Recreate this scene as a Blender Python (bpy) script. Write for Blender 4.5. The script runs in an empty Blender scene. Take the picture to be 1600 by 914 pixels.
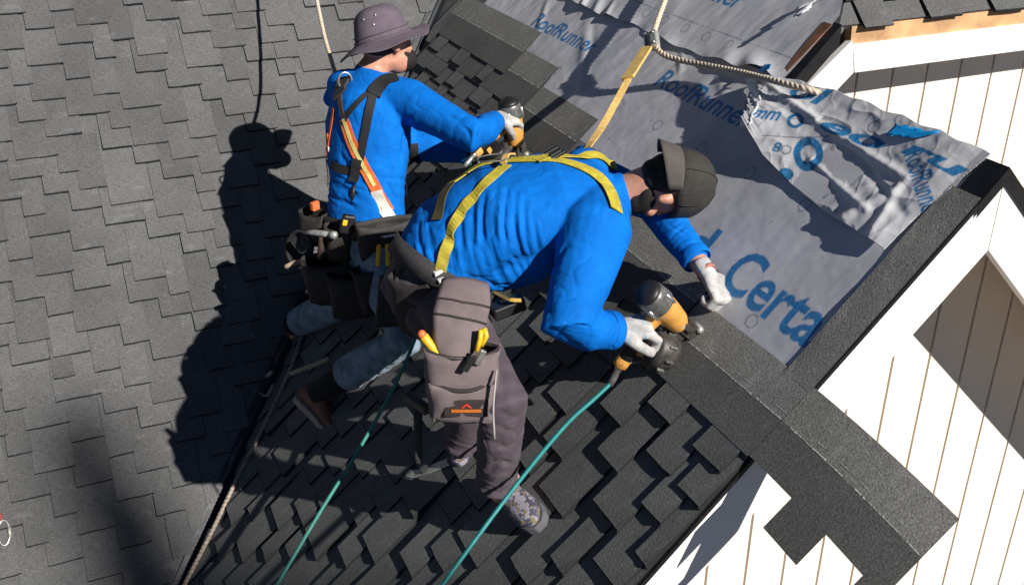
import bpy, bmesh, math, random
import numpy as np
from mathutils import Vector, Matrix
from mathutils.bvhtree import BVHTree

# ------------------------------------------------------------------ camera, sky, sun, exposure
# axes: X along the main eave, Y into the house, Z up; the drone camera hovers at the origin
scene = bpy.context.scene
COL = scene.collection
SUN_DIR = Vector((-0.296, 0.778, -0.554)).normalized()      # direction the light travels
EXPOSURE = 0.52

cam_d = bpy.data.cameras.new('camera')
cam = bpy.data.objects.new('camera', cam_d)
COL.objects.link(cam)
PITCH, YAW = math.radians(26.9), math.radians(23.62)
fh = Vector((math.sin(YAW), math.cos(YAW), 0))
rt = Vector((math.cos(YAW), -math.sin(YAW), 0))
fw = fh * math.cos(PITCH) - Vector((0, 0, 1)) * math.sin(PITCH)
up = rt.cross(fw)
cam.matrix_world = Matrix(((rt.x, up.x, -fw.x, 0), (rt.y, up.y, -fw.y, 0), (rt.z, up.z, -fw.z, 0), (0, 0, 0, 1)))
cam_d.sensor_width = 36.0
cam_d.lens = 1625.67 / 1600 * 36.0
cam_d.clip_start = 0.05
cam_d.clip_end = 2000
scene.camera = cam

world = bpy.data.worlds.new('World')
scene.world = world
world.use_nodes = True
wn = world.node_tree.nodes
wl = world.node_tree.links
sky = wn.new('ShaderNodeTexSky')
sky.sky_type = 'NISHITA'
sky.sun_disc = False
sky.altitude = 3000.0
sky.air_density = 0.45
sky.dust_density = 0.0
sky.sun_elevation = math.asin(-SUN_DIR.z)
sky.sun_rotation = math.atan2(-SUN_DIR.x, -SUN_DIR.y)
bg = wn['Background']
wl.new(sky.outputs[0], bg.inputs[0])
bg.inputs[1].default_value = 0.05

sun_d = bpy.data.lights.new('sun', 'SUN')
sun_d.energy = 5.0
sun_d.angle = math.radians(0.5)
sun_d.color = (1.0, 0.955, 0.89)
sun = bpy.data.objects.new('sun', sun_d)
COL.objects.link(sun)
sun.rotation_euler = SUN_DIR.to_track_quat('-Z', 'Y').to_euler()
sun.location = (10, -15, 14)

vs = scene.view_settings
vs.view_transform = 'Standard'
vs.look = 'None'
vs.exposure = EXPOSURE
vs.gamma = 1.0
vs.use_curve_mapping = False

rng = random.Random(7)
nrng = np.random.default_rng(5)

# ------------------------------------------------------------------ materials
MATS = {}
def nodemat(name):
    m = bpy.data.materials.new(name)
    m.use_nodes = True
    nt = m.node_tree
    b = nt.nodes['Principled BSDF']
    return m, nt, b

def mixrgb(nt, fac, a, b, mode='MIX'):
    n = nt.nodes.new('ShaderNodeMix')
    n.data_type = 'RGBA'
    n.blend_type = mode
    for sock, v in ((n.inputs[0], fac), (n.inputs[6], a), (n.inputs[7], b)):
        if hasattr(v, 'is_output'):
            nt.links.new(v, sock)
        elif isinstance(v, (int, float)):
            sock.default_value = v
        else:
            sock.default_value = (*v, 1) if len(v) == 3 else v
    return n.outputs[2]

def noise(nt, scale, detail=3, rough=0.55, coord='Object', stretch=None):
    tc = nt.nodes.new('ShaderNodeTexCoord')
    n = nt.nodes.new('ShaderNodeTexNoise')
    n.inputs['Scale'].default_value = scale
    n.inputs['Detail'].default_value = detail
    n.inputs['Roughness'].default_value = rough
    src = tc.outputs[coord]
    if stretch:
        mp = nt.nodes.new('ShaderNodeMapping')
        mp.inputs['Scale'].default_value = stretch
        nt.links.new(src, mp.inputs[0])
        src = mp.outputs[0]
    nt.links.new(src, n.inputs['Vector'])
    return n.outputs['Fac']

def ramp(nt, fac, stops):
    r = nt.nodes.new('ShaderNodeValToRGB')
    els = r.color_ramp.elements
    while len(els) < len(stops):
        els.new(0.5)
    for e, (p, c) in zip(els, stops):
        e.position = p
        e.color = (c, c, c, 1) if isinstance(c, (int, float)) else (*c, 1)
    nt.links.new(fac, r.inputs[0])
    return r.outputs[0]

def bump(nt, bsdf, height, strength=0.3, dist=0.01, chain=None):
    b = nt.nodes.new('ShaderNodeBump')
    b.inputs['Strength'].default_value = strength
    b.inputs['Distance'].default_value = dist
    nt.links.new(height, b.inputs['Height'])
    if chain is not None:
        nt.links.new(chain, b.inputs['Normal'])
    nt.links.new(b.outputs[0], bsdf.inputs['Normal'])
    return b.outputs[0]

def simple(name, col, rough=0.6, metal=0.0, var=0.15, scale=30, bmp=0.0, bscale=200, spec=0.4, bdist=0.003):
    if name in MATS:
        return MATS[name]
    m, nt, b = nodemat(name)
    f = noise(nt, scale, 4)
    c = mixrgb(nt, ramp(nt, f, [(0.3, 0.0), (0.7, 1.0)]), [x * (1 - var) for x in col], [min(1, x * (1 + var)) for x in col])
    nt.links.new(c, b.inputs['Base Color'])
    b.inputs['Roughness'].default_value = rough
    b.inputs['Metallic'].default_value = metal
    b.inputs['Specular IOR Level'].default_value = spec
    if bmp:
        bump(nt, b, noise(nt, bscale, 3), bmp, bdist)
    MATS[name] = m
    return m

def asphalt(name, col, rnd, speck=0.55, patch=0.18, randamt=0.24):
    """granulated asphalt shingle; rnd = 'object' or 'island' gives each piece its own tone"""
    m, nt, b = nodemat(name)
    g1 = noise(nt, 170, 2, 0.7, 'Object')
    g2 = noise(nt, 420, 2, 0.7, 'Object')
    g3 = noise(nt, 9, 4, 0.6, 'Object')
    lo = [x * (1 - speck) for x in col]
    hi = [x * (1 + speck) for x in col]
    c = mixrgb(nt, ramp(nt, g1, [(0.33, 0.0), (0.67, 1.0)]), lo, hi)
    c2 = mixrgb(nt, ramp(nt, g2, [(0.42, 0.0), (0.6, 1.0)]), [x * 0.55 for x in col], [x * 1.45 for x in col])
    c = mixrgb(nt, 0.5, c, c2)
    c = mixrgb(nt, 1.0, c, ramp(nt, g3, [(0.3, 1 - patch), (0.7, 1.0)]), 'MULTIPLY')
    # weathering that runs across the whole roof: broad stains and pale scuffs
    gp = nt.nodes.new('ShaderNodeNewGeometry')
    def wnoise(sc, det, st=(1, 1, 1)):
        mp = nt.nodes.new('ShaderNodeMapping'); mp.inputs['Scale'].default_value = st
        nt.links.new(gp.outputs['Position'], mp.inputs[0])
        n = nt.nodes.new('ShaderNodeTexNoise'); n.inputs['Scale'].default_value = sc; n.inputs['Detail'].default_value = det
        nt.links.new(mp.outputs[0], n.inputs['Vector']); return n.outputs['Fac']
    c = mixrgb(nt, 1.0, c, ramp(nt, wnoise(2.2, 4), [(0.32, 0.80), (0.62, 1.04)]), 'MULTIPLY')
    c = mixrgb(nt, ramp(nt, wnoise(9, 5, (1, 2.4, 1)), [(0.62, 0.0), (0.78, 0.5)]), c, [min(1, x * 1.7) for x in col])
    # stray pale granules
    st = ramp(nt, noise(nt, 260, 0, 0.5), [(0.80, 0.0), (0.84, 0.6)])
    c = mixrgb(nt, st, c, [min(1, x * 3.2 + 0.05) for x in col])
    if rnd == 'object':
        r = nt.nodes.new('ShaderNodeObjectInfo').outputs['Random']
    else:
        r = nt.nodes.new('ShaderNodeNewGeometry').outputs['Random Per Island']
    tone = ramp(nt, r, [(0.0, 1 - randamt), (1.0, 1.0)])
    c = mixrgb(nt, 1.0, c, tone, 'MULTIPLY')
    nt.links.new(c, b.inputs['Base Color'])
    b.inputs['Roughness'].default_value = 0.92
    b.inputs['Specular IOR Level'].default_value = 0.25
    bump(nt, b, g1, 0.35, 0.003)
    return m

M_SHM = asphalt('main_granules', (0.120, 0.121, 0.122), 'object')
M_SHMI = asphalt('main_granules_field', (0.120, 0.121, 0.122), 'island')
M_SHG = asphalt('gable_granules', (0.140, 0.142, 0.140), 'object', speck=0.5)
M_SHGI = asphalt('gable_granules_field', (0.140, 0.142, 0.140), 'island', speck=0.5)
M_STRIPD = asphalt('strip_lower_granules', (0.128, 0.129, 0.124), 'object', speck=0.6, patch=0.15)
M_STRIP = asphalt('strip_granules', (0.26, 0.257, 0.236), 'object', speck=0.7, patch=0.2)
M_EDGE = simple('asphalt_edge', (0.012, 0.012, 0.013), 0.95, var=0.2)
M_DECK = simple('roof_felt', (0.014, 0.014, 0.015), 0.95)
M_NAILLINE = simple('chalk_line', (0.42, 0.42, 0.40), 0.9, var=0.6, scale=160)
M_WHITE = simple('white_paint', (0.82, 0.80, 0.765), 0.5, var=0.03, scale=6, bmp=0.05, bscale=60)
M_SIDING = simple('siding_paint', (0.80, 0.725, 0.625), 0.55, var=0.06, scale=3, bmp=0.08, bscale=40)
M_GROOVE = simple('siding_groove', (0.20, 0.13, 0.075), 0.8, var=0.2, scale=20)
M_DRIP = simple('black_metal', (0.012, 0.012, 0.013), 0.32, var=0.3, scale=25, spec=0.6)
M_FLASH = simple('valley_metal', (0.022, 0.026, 0.032), 0.55, metal=0.0, var=0.35, scale=14, spec=0.6)
M_WOOD = simple('bare_wood', (0.52, 0.30, 0.15), 0.75, var=0.3, scale=12, bmp=0.2, bscale=50)
M_DARKWOOD = simple('deck_edge_wood', (0.16, 0.075, 0.045), 0.8, var=0.35, scale=20)
M_ROPE = simple('rope_fibre', (0.56, 0.47, 0.36), 0.9, var=0.25, scale=120, bmp=0.5, bscale=500)
M_ROPE2 = simple('grey_rope_fibre', (0.30, 0.25, 0.20), 0.9, var=0.35, scale=60, bmp=0.5, bscale=500)
M_STEEL = simple('zinc_steel', (0.50, 0.50, 0.48), 0.38, metal=0.85, var=0.25, scale=60)
M_STEELP = simple('painted_steel', (0.33, 0.34, 0.31), 0.45, metal=0.35, var=0.25, scale=60)
M_BLACK = simple('black_plastic', (0.012, 0.012, 0.013), 0.45, var=0.3, scale=60)
M_WEB = simple('black_webbing', (0.014, 0.014, 0.016), 0.75, var=0.3, scale=120, bmp=0.4, bscale=600)
M_GREYW = simple('charcoal_webbing', (0.035, 0.033, 0.034), 0.8, var=0.3, scale=80, bmp=0.4, bscale=500)
M_YELLOW = simple('olive_yellow_webbing', (0.44, 0.36, 0.035), 0.75, var=0.25, scale=40, bmp=0.5, bscale=450)
M_TAN = simple('tan_webbing', (0.60, 0.40, 0.13), 0.75, var=0.22, scale=40, bmp=0.5, bscale=450)
M_ORANGEW = simple('orange_webbing', (0.68, 0.13, 0.03), 0.7, var=0.2, scale=60)
M_REFLECT = simple('reflective_tape', (0.72, 0.70, 0.62), 0.4, var=0.1, scale=40)
M_TAG = simple('white_tag', (0.75, 0.74, 0.72), 0.6, var=0.1)
def worn_paint(name, col, bare):
    m, nt, b = nodemat(name)
    f = noise(nt, 38, 4, 0.65); g = noise(nt, 13, 3)
    c = mixrgb(nt, ramp(nt, g, [(0.3, 0.0), (0.7, 1.0)]), [x * .75 for x in col], [min(1, x * 1.2) for x in col])
    c = mixrgb(nt, ramp(nt, f, [(0.60, 0.0), (0.66, 0.85)]), c, bare)
    c = mixrgb(nt, ramp(nt, noise(nt, 24, 5, .7), [(0.60, 0.0), (0.72, 0.8)]), c, (0.04, 0.03, 0.02))
    nt.links.new(c, b.inputs['Base Color'])
    b.inputs['Roughness'].default_value = 0.5
    return m
M_GUN = worn_paint('orange_casting', (0.60, 0.29, 0.06), (0.42, 0.38, 0.32))
M_DIRTY = simple('worn_dark_metal', (0.055, 0.05, 0.045), 0.5, metal=0.25, var=0.5, scale=50, bmp=0.3, bscale=120)
M_GREYM = simple('grey_casting', (0.13, 0.13, 0.125), 0.42, metal=0.4, var=0.4, scale=50)
M_HOSE = simple('teal_hose', (0.010, 0.175, 0.175), 0.45, var=0.2, scale=30)
M_HOSE2 = simple('green_hose', (0.035, 0.20, 0.165), 0.5, var=0.2, scale=30)
M_SKIN = simple('skin', (0.50, 0.24, 0.155), 0.5, var=0.15, scale=40, bmp=0.1, bscale=200)
M_HAIR = simple('dark_hair', (0.012, 0.009, 0.008), 0.8, var=0.4, scale=120, bmp=0.6, bscale=300)
M_HAT = simple('mauve_canvas', (0.105, 0.082, 0.105), 0.9, var=0.14, scale=25, bmp=0.35, bscale=350)
M_CAP = simple('black_canvas', (0.030, 0.027, 0.024), 0.85, var=0.25, scale=40, bmp=0.4, bscale=300)
M_CAPB = simple('brim_canvas', (0.068, 0.060, 0.054), 0.85, var=0.12, scale=40, bmp=0.3, bscale=350)
M_TROUSD = simple('charcoal_work_trousers', (0.022, 0.020, 0.023), 0.9, var=0.2, scale=20, bmp=0.35, bscale=260)
M_POUCH = simple('mauve_pouch_canvas', (0.150, 0.118, 0.120), 0.85, var=0.16, scale=18, bmp=0.4, bscale=300)
M_POUCHD = simple('brown_pouch_trim', (0.030, 0.024, 0.023), 0.8, var=0.2, scale=40, bmp=0.3, bscale=300)
M_POUCHB = simple('black_pouch', (0.022, 0.019, 0.018), 0.7, var=0.3, scale=30, bmp=0.4, bscale=250)
M_BOOT = simple('brown_leather', (0.15, 0.060, 0.036), 0.55, var=0.3, scale=30, bmp=0.3, bscale=120)
M_SOLE = simple('pale_sole', (0.33, 0.27, 0.22), 0.7, var=0.25, scale=60)
M_SOCK = simple('black_sock', (0.010, 0.010, 0.011), 0.9)
M_PLIER = simple('yellow_grip', (0.70, 0.43, 0.02), 0.4, var=0.12, scale=60)
M_ORGRIP = simple('orange_plastic', (0.75, 0.16, 0.05), 0.45, var=0.1)
M_LEATHERH = simple('hammer_handle', (0.085, 0.055, 0.045), 0.6, var=0.3)

def cloth(name, col, scale=14, var=0.16, fold=0.35, sheen=0.1, spec=.3):
    m, nt, b = nodemat(name)
    f = noise(nt, scale, 4)
    c = mixrgb(nt, ramp(nt, f, [(0.3, 0.0), (0.7, 1.0)]), [x * (1 - var) for x in col], [min(1, x * (1 + var)) for x in col])
    nt.links.new(c, b.inputs['Base Color'])
    b.inputs['Roughness'].default_value = 0.8
    b.inputs['Specular IOR Level'].default_value = spec
    b.inputs['Sheen Weight'].default_value = sheen
    n1 = bump(nt, b, noise(nt, 22, 3, 0.5), fold, 0.02)
    # thin irregular crease lines
    cr = nt.nodes.new('ShaderNodeMath'); cr.operation = 'SUBTRACT'; cr.inputs[1].default_value = 0.5
    nt.links.new(noise(nt, 7.5, 2, 0.45), cr.inputs[0])
    ab = nt.nodes.new('ShaderNodeMath'); ab.operation = 'ABSOLUTE'; nt.links.new(cr.outputs[0], ab.inputs[0])
    n2 = bump(nt, b, ramp(nt, ab.outputs[0], [(0.0, 0.0), (0.045, 0.8), (0.2, 1.0)]), 0.30, 0.006, n1)
    bump(nt, b, noise(nt, 520, 2), 0.22, 0.003, n2)
    MATS[name] = m
    return m
M_SHIRT = cloth('blue_jersey', (0.0012, 0.128, 0.50), fold=0.22, sheen=0.0, spec=.12)
M_TROUS = cloth('mauve_work_trousers', (0.074, 0.057, 0.070), scale=20, var=0.2, fold=0.3, sheen=0.05)
M_JEANS = cloth('faded_denim', (0.165, 0.225, 0.285), scale=18, var=0.45, fold=0.3)

def glove_mat():
    m, nt, b = nodemat('glove_knit')
    f = noise(nt, 26, 4)
    c = mixrgb(nt, ramp(nt, f, [(0.35, 0.0), (0.7, 1.0)]), (0.30, 0.29, 0.28), (0.52, 0.51, 0.50))
    pr = noise(nt, 75, 3, 0.7)
    pr2 = noise(nt, 14, 1)
    k = nt.nodes.new('ShaderNodeMath'); k.operation = 'MULTIPLY'
    nt.links.new(ramp(nt, pr, [(0.54, 0.0), (0.58, 1.0)]), k.inputs[0])
    nt.links.new(ramp(nt, pr2, [(0.5, 0.0), (0.56, 1.0)]), k.inputs[1])
    c = mixrgb(nt, k.outputs[0], c, (0.20, 0.36, 0.48))
    nt.links.new(c, b.inputs['Base Color'])
    b.inputs['Roughness'].default_value = 0.85
    bump(nt, b, noise(nt, 420, 2), 0.3, 0.002)
    return m
M_GLOVE = glove_mat()

def camo_mat():
    m, nt, b = nodemat('patterned_shoe_fabric')
    f = noise(nt, 55, 3, 0.6)
    f2 = noise(nt, 80, 2, 0.5)
    c = mixrgb(nt, ramp(nt, f, [(0.47, 0.0), (0.53, 1.0)]), (0.045, 0.045, 0.075), (0.25, 0.23, 0.27))
    c = mixrgb(nt, ramp(nt, f2, [(0.58, 0.0), (0.62, 1.0)]), c, (0.17, 0.13, 0.05))
    nt.links.new(c, b.inputs['Base Color'])
    b.inputs['Roughness'].default_value = 0.8
    return m
M_CAMO = camo_mat()

def sheet_mat(name, base, blue, rough=0.42):
    """woven underlayment with blue print taken from the 'print' attribute and dark ticks from 'ticks'"""
    m, nt, b = nodemat(name)
    a = nt.nodes.new('ShaderNodeAttribute'); a.attribute_name = 'print'
    t = nt.nodes.new('ShaderNodeAttribute'); t.attribute_name = 'ticks'
    f = noise(nt, 7, 5, 0.6)
    fs = noise(nt, 60, 3, 0.7)
    c = mixrgb(nt, ramp(nt, f, [(0.3, 0.0), (0.7, 1.0)]), [x * 0.86 for x in base], [x * 1.12 for x in base])
    c = mixrgb(nt, ramp(nt, fs, [(0.62, 0.0), (0.75, 0.35)]), c, [x * 0.55 for x in base])
    worn = ramp(nt, noise(nt, 110, 3, 0.7), [(0.2, 0.82), (0.6, 1.0)])
    k = nt.nodes.new('ShaderNodeMath'); k.operation = 'MULTIPLY'
    nt.links.new(a.outputs['Fac'], k.inputs[0]); nt.links.new(worn, k.inputs[1])
    c = mixrgb(nt, k.outputs[0], c, blue)
    c = mixrgb(nt, t.outputs['Fac'], c, (0.07, 0.09, 0.13))
    nt.links.new(c, b.inputs['Base Color'])
    b.inputs['Roughness'].default_value = rough
    b.inputs['Specular IOR Level'].default_value = 0.35
    bump(nt, b, fs, 0.12, 0.002)
    return m
M_SHEET = sheet_mat('grey_underlayment', (0.49, 0.495, 0.52), (0.008, 0.15, 0.37), 0.5)
M_FLAP = sheet_mat('loose_underlayment', (0.54, 0.54, 0.56), (0.008, 0.15, 0.35), 0.4)
M_BLUEF = simple('bright_blue_film', (0.01, 0.26, 0.62), 0.35, var=0.1)
M_TORN = simple('white_torn_film', (0.72, 0.72, 0.72), 0.6, var=0.1)

# ------------------------------------------------------------------ mesh helpers
def link(name, me, mat=None, parent=None, smooth=False):
    if mat is not None:
        for m in (mat if isinstance(mat, (list, tuple)) else [mat]):
            me.materials.append(m)
    if smooth:
        me.polygons.foreach_set('use_smooth', [True] * len(me.polygons))
    o = bpy.data.objects.new(name, me)
    COL.objects.link(o)
    if parent is not None:
        o.parent = parent
    return o

def mesh(name, verts, faces, mat=None, parent=None, smooth=False, edge_mat_from=None):
    me = bpy.data.meshes.new(name)
    me.from_pydata([tuple(map(float, v)) for v in verts], [], [tuple(map(int, f)) for f in faces])
    me.update()
    return link(name, me, mat, parent, smooth)

def tag(o, label, cat=None, group=None, kind=None):
    if label: o['label'] = label
    if cat: o['category'] = cat
    if group: o['group'] = group
    if kind: o['kind'] = kind
    return o

def empty(name, loc=(0, 0, 0)):
    o = bpy.data.objects.new(name, None)
    o.empty_display_size = 0.1
    o.location = loc
    COL.objects.link(o)
    return o

class MB:
    """collects closed shapes, then builds one mesh object"""
    def __init__(s): s.v = []; s.f = []; s.mi = []
    def add(s, v, f, mi=0):
        k = len(s.v)
        s.v += [tuple(map(float, p)) for p in v]
        s.f += [tuple(int(i) + k for i in q) for q in f]
        s.mi += [mi] * len(f)
        return s
    def box(s, c, size, R=None, mi=0, taper=1.0):
        hx, hy, hz = [x / 2 for x in size]
        R = R or Matrix.Identity(3)
        vs = []
        for z, t in ((-hz, 1.0), (hz, taper)):
            for x, y in ((-hx, -hy), (hx, -hy), (hx, hy), (-hx, hy)):
                vs.append(Vector(c) + R @ Vector((x * t, y * t, z)))
        return s.add(vs, [(3, 2, 1, 0), (4, 5, 6, 7), (0, 1, 5, 4), (1, 2, 6, 5), (2, 3, 7, 6), (3, 0, 4, 7)], mi)
    def prism(s, poly, off, mi=0):
        """poly: planar 3D loop, extruded by the vector off"""
        n = len(poly)
        off = Vector(off)
        a = [Vector(p) for p in poly]; b = [p + off for p in a]
        return s.add(a + b, [tuple(range(n))[::-1], tuple(range(n, 2 * n))] + [(i, (i + 1) % n, n + (i + 1) % n, n + i) for i in range(n)], mi)
    def tube(s, pts, radii, seg=10, side=None, mi=0, cap=True):
        v, f = tube(pts, radii, seg, side, cap)
        return s.add(v, f, mi)
    def ell(s, c, axes, nu=14, nv=9, mi=0):
        v, f = ellipsoid(c, axes, nu, nv)
        return s.add(v, f, mi)
    def build(s, name, mat, parent=None, smooth=False, bevel=0.0):
        me = bpy.data.meshes.new(name)
        me.from_pydata(s.v, [], s.f)
        bm = bmesh.new(); bm.from_mesh(me)
        bmesh.ops.recalc_face_normals(bm, faces=bm.faces)
        bm.to_mesh(me); bm.free()
        me.polygons.foreach_set('material_index', s.mi)
        o = link(name, me, mat, parent, smooth)
        if bevel:
            md = o.modifiers.new('bevel', 'BEVEL'); md.width = bevel; md.segments = 2; md.limit_method = 'ANGLE'
        return o

def unit(v):
    v = Vector(v)
    return v.normalized()

def tube(pts, radii, seg=10, side=None, cap=True, twist=None):
    """loft of ellipses along pts; radii: scalars or (a along side, b across); closed with rounded ends"""
    P = [Vector(p) for p in pts]
    n = len(P)
    rr = [(r, r) if isinstance(r, (int, float)) else r for r in radii]
    V, F = [], []
    prev = Vector(side) if side is not None else None
    for i in range(n):
        t = (P[min(i + 1, n - 1)] - P[max(i - 1, 0)]).normalized()
        if prev is None:
            prev = Vector((0, 0, 1)) if abs(t.z) < 0.9 else Vector((1, 0, 0))
        s = (prev - t * prev.dot(t)).normalized()
        if side is None: prev = s
        b = t.cross(s)
        a0 = twist[i] if twist is not None else 0.0
        for j in range(seg):
            a = 2 * math.pi * j / seg + a0
            V.append(P[i] + s * (math.cos(a) * rr[i][0]) + b * (math.sin(a) * rr[i][1]))
    for i in range(n - 1):
        for j in range(seg):
            k = (j + 1) % seg
            F.append((i * seg + j, i * seg + k, (i + 1) * seg + k, (i + 1) * seg + j))
    if cap:
        for i, sg in ((0, -1), (n - 1, 1)):
            t = (P[min(i + 1, n - 1)] - P[max(i - 1, 0)]).normalized()
            V.append(P[i] + t * sg * min(rr[i]) * 0.5)
            c = len(V) - 1
            for j in range(seg):
                k = (j + 1) % seg
                F.append((c, i * seg + k, i * seg + j) if sg < 0 else (c, i * seg + j, i * seg + k))
    return V, F

def ellipsoid(c, axes, nu=14, nv=9):
    c = Vector(c); A = [Vector(a) for a in axes]
    V = [c + A[2]]
    for i in range(1, nv):
        ph = math.pi * i / nv
        for j in range(nu):
            th = 2 * math.pi * j / nu
            V.append(c + A[0] * (math.sin(ph) * math.cos(th)) + A[1] * (math.sin(ph) * math.sin(th)) + A[2] * math.cos(ph))
    V.append(c - A[2])
    F = []
    for j in range(nu):
        F.append((0, 1 + j, 1 + (j + 1) % nu))
        for i in range(nv - 2):
            a = 1 + i * nu
            F.append((a + j, a + nu + j, a + nu + (j + 1) % nu, a + (j + 1) % nu))
        a = 1 + (nv - 2) * nu
        F.append((a + j, len(V) - 1, a + (j + 1) % nu))
    return V, F

def spline(pts, n=40):
    """Catmull-Rom through pts"""
    P = [Vector(p) for p in pts]
    P = [P[0] * 2 - P[1]] + P + [P[-1] * 2 - P[-2]]
    m = len(P) - 3
    out = []
    for i in range(n):
        t = i / (n - 1) * m
        k = min(int(t), m - 1); t -= k
        a, b, c, d = P[k:k + 4]
        out.append(0.5 * ((2 * b) + (c - a) * t + (2 * a - 5 * b + 4 * c - d) * t * t + (3 * b - a - 3 * c + d) * t ** 3))
    return out

def fuse(mb, voxel, smooth_it=4):
    """voxel union of the shapes in mb; returns numpy verts and a mesh"""
    me = bpy.data.meshes.new('tmp'); me.from_pydata(mb.v, [], mb.f)
    bm = bmesh.new(); bm.from_mesh(me); bmesh.ops.recalc_face_normals(bm, faces=bm.faces); bm.to_mesh(me); bm.free()
    o = bpy.data.objects.new('tmp', me); COL.objects.link(o)
    md = o.modifiers.new('r', 'REMESH'); md.mode = 'VOXEL'; md.voxel_size = voxel; md.adaptivity = 0
    dg = bpy.context.evaluated_depsgraph_get(); dg.update()
    out = bpy.data.meshes.new_from_object(o.evaluated_get(dg))
    bpy.data.objects.remove(o); bpy.data.meshes.remove(me)
    co = get_co(out)
    e = np.zeros(len(out.edges) * 2, np.int32); out.edges.foreach_get('vertices', e); e = e.reshape(-1, 2)
    deg = np.bincount(e.ravel(), minlength=len(co)).astype(float)[:, None]
    for _ in range(smooth_it):
        acc = np.zeros_like(co)
        np.add.at(acc, e[:, 0], co[e[:, 1]]); np.add.at(acc, e[:, 1], co[e[:, 0]])
        co = co * 0.4 + 0.6 * acc / np.maximum(deg, 1)
    set_co(out, co)
    return out

def get_co(me):
    co = np.zeros(len(me.vertices) * 3); me.vertices.foreach_get('co', co); return co.reshape(-1, 3)
def set_co(me, co):
    me.vertices.foreach_set('co', co.ravel()); me.update()
def get_no(me):
    no = np.zeros(len(me.vertices) * 3); me.vertices.foreach_get('normal', no); return no.reshape(-1, 3)

def dist_poly(co, pl):
    """distance of every point to a polyline, and the parameter 0..1 along it"""
    best = np.full(len(co), 1e9); par = np.zeros(len(co)); n = len(pl) - 1
    for i in range(n):
        a = np.array(pl[i]); b = np.array(pl[i + 1]); ab = b - a
        t = np.clip(((co - a) @ ab) / max(ab @ ab, 1e-12), 0, 1)
        d = np.linalg.norm(co - (a + t[:, None] * ab), axis=1)
        m = d < best
        best[m] = d[m]; par[m] = (i + t[m]) / n
    return best, par

def add_folds(me, folds, noise_amp=0.0, seed=1):
    """folds: (points, width, height): ridges (height>0) or creases (height<0) pushed along the normals"""
    co = get_co(me); no = get_no(me); d = np.zeros(len(co))
    for pl, w, h in folds:
        pl = spline(pl, 12)
        dd, t = dist_poly(co, pl)
        d += h * np.exp(-(dd / w) ** 2) * np.clip(np.sin(np.pi * np.clip(t, 0.02, 0.98)) ** 0.5, 0, 1)
    if noise_amp:
        d += noise_amp * wob(co, seed)
    set_co(me, co + no * d[:, None])

def wob(co, seed, f0=14.0, oct=3):
    r = np.random.default_rng(seed); out = np.zeros(len(co))
    for o in range(oct):
        for _ in range(4):
            k = r.normal(size=3); k = k / np.linalg.norm(k) * f0 * 1.9 ** o
            out += np.sin(co @ k + r.uniform(0, 6.28)) / 4 / 1.8 ** o
    return out

def perlin2(x, y, seed=0):
    """gradient noise on numpy arrays"""
    r = np.random.default_rng(seed); G_ = r.normal(size=(256, 2)); G_ /= np.linalg.norm(G_, axis=1)[:, None]; P_ = r.permutation(256)
    xi = np.floor(x).astype(int); yi = np.floor(y).astype(int); xf = x - xi; yf = y - yi
    s = lambda t: t * t * t * (t * (t * 6 - 15) + 10)
    def g(i, j, dx, dy):
        k = G_[P_[(P_[i & 255] + j) & 255]]
        return k[..., 0] * dx + k[..., 1] * dy
    a = g(xi, yi, xf, yf); b = g(xi + 1, yi, xf - 1, yf); c = g(xi, yi + 1, xf, yf - 1); d = g(xi + 1, yi + 1, xf - 1, yf - 1)
    u, v = s(xf), s(yf)
    return (a + (b - a) * u) * (1 - v) + (c + (d - c) * u) * v

def fbm2(x, y, seed=0, oct=3, gain=.5):
    out = 0; am = 1.0
    for o in range(oct):
        out = out + am * perlin2(x * 2 ** o + 17.3 * o, y * 2 ** o - 9.1 * o, seed + o); am *= gain
    return out * 1.6

def creases(me, origin, axis, lat, fx, fy, amp, mask=None, seed=3, sharp=1.0, skew=0.0):
    """irregular cloth creases: close-set along axis, long along lat"""
    co = get_co(me); no = get_no(me); r = co - np.array(origin)
    a = r @ np.array(axis); l = r @ np.array(lat)
    wx = fbm2(a * fx * .18 + 5, l * fy * .6, seed + 9, 2) * 1.1
    f = fbm2(a * fx + wx + skew * l * fx, l * fy, seed, 2, .45)
    d = (np.clip(1 - np.abs(f) * 2.4, -.4, 1) * sharp + f * (1 - sharp)) * -1
    m = mask(a, l, co) if mask is not None else 1.0
    set_co(me, co + no * (amp * d * m)[:, None])

def bvh_of(me):
    return BVHTree.FromPolygons([v.co.copy() for v in me.vertices], [tuple(p.vertices) for p in me.polygons])

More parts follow.
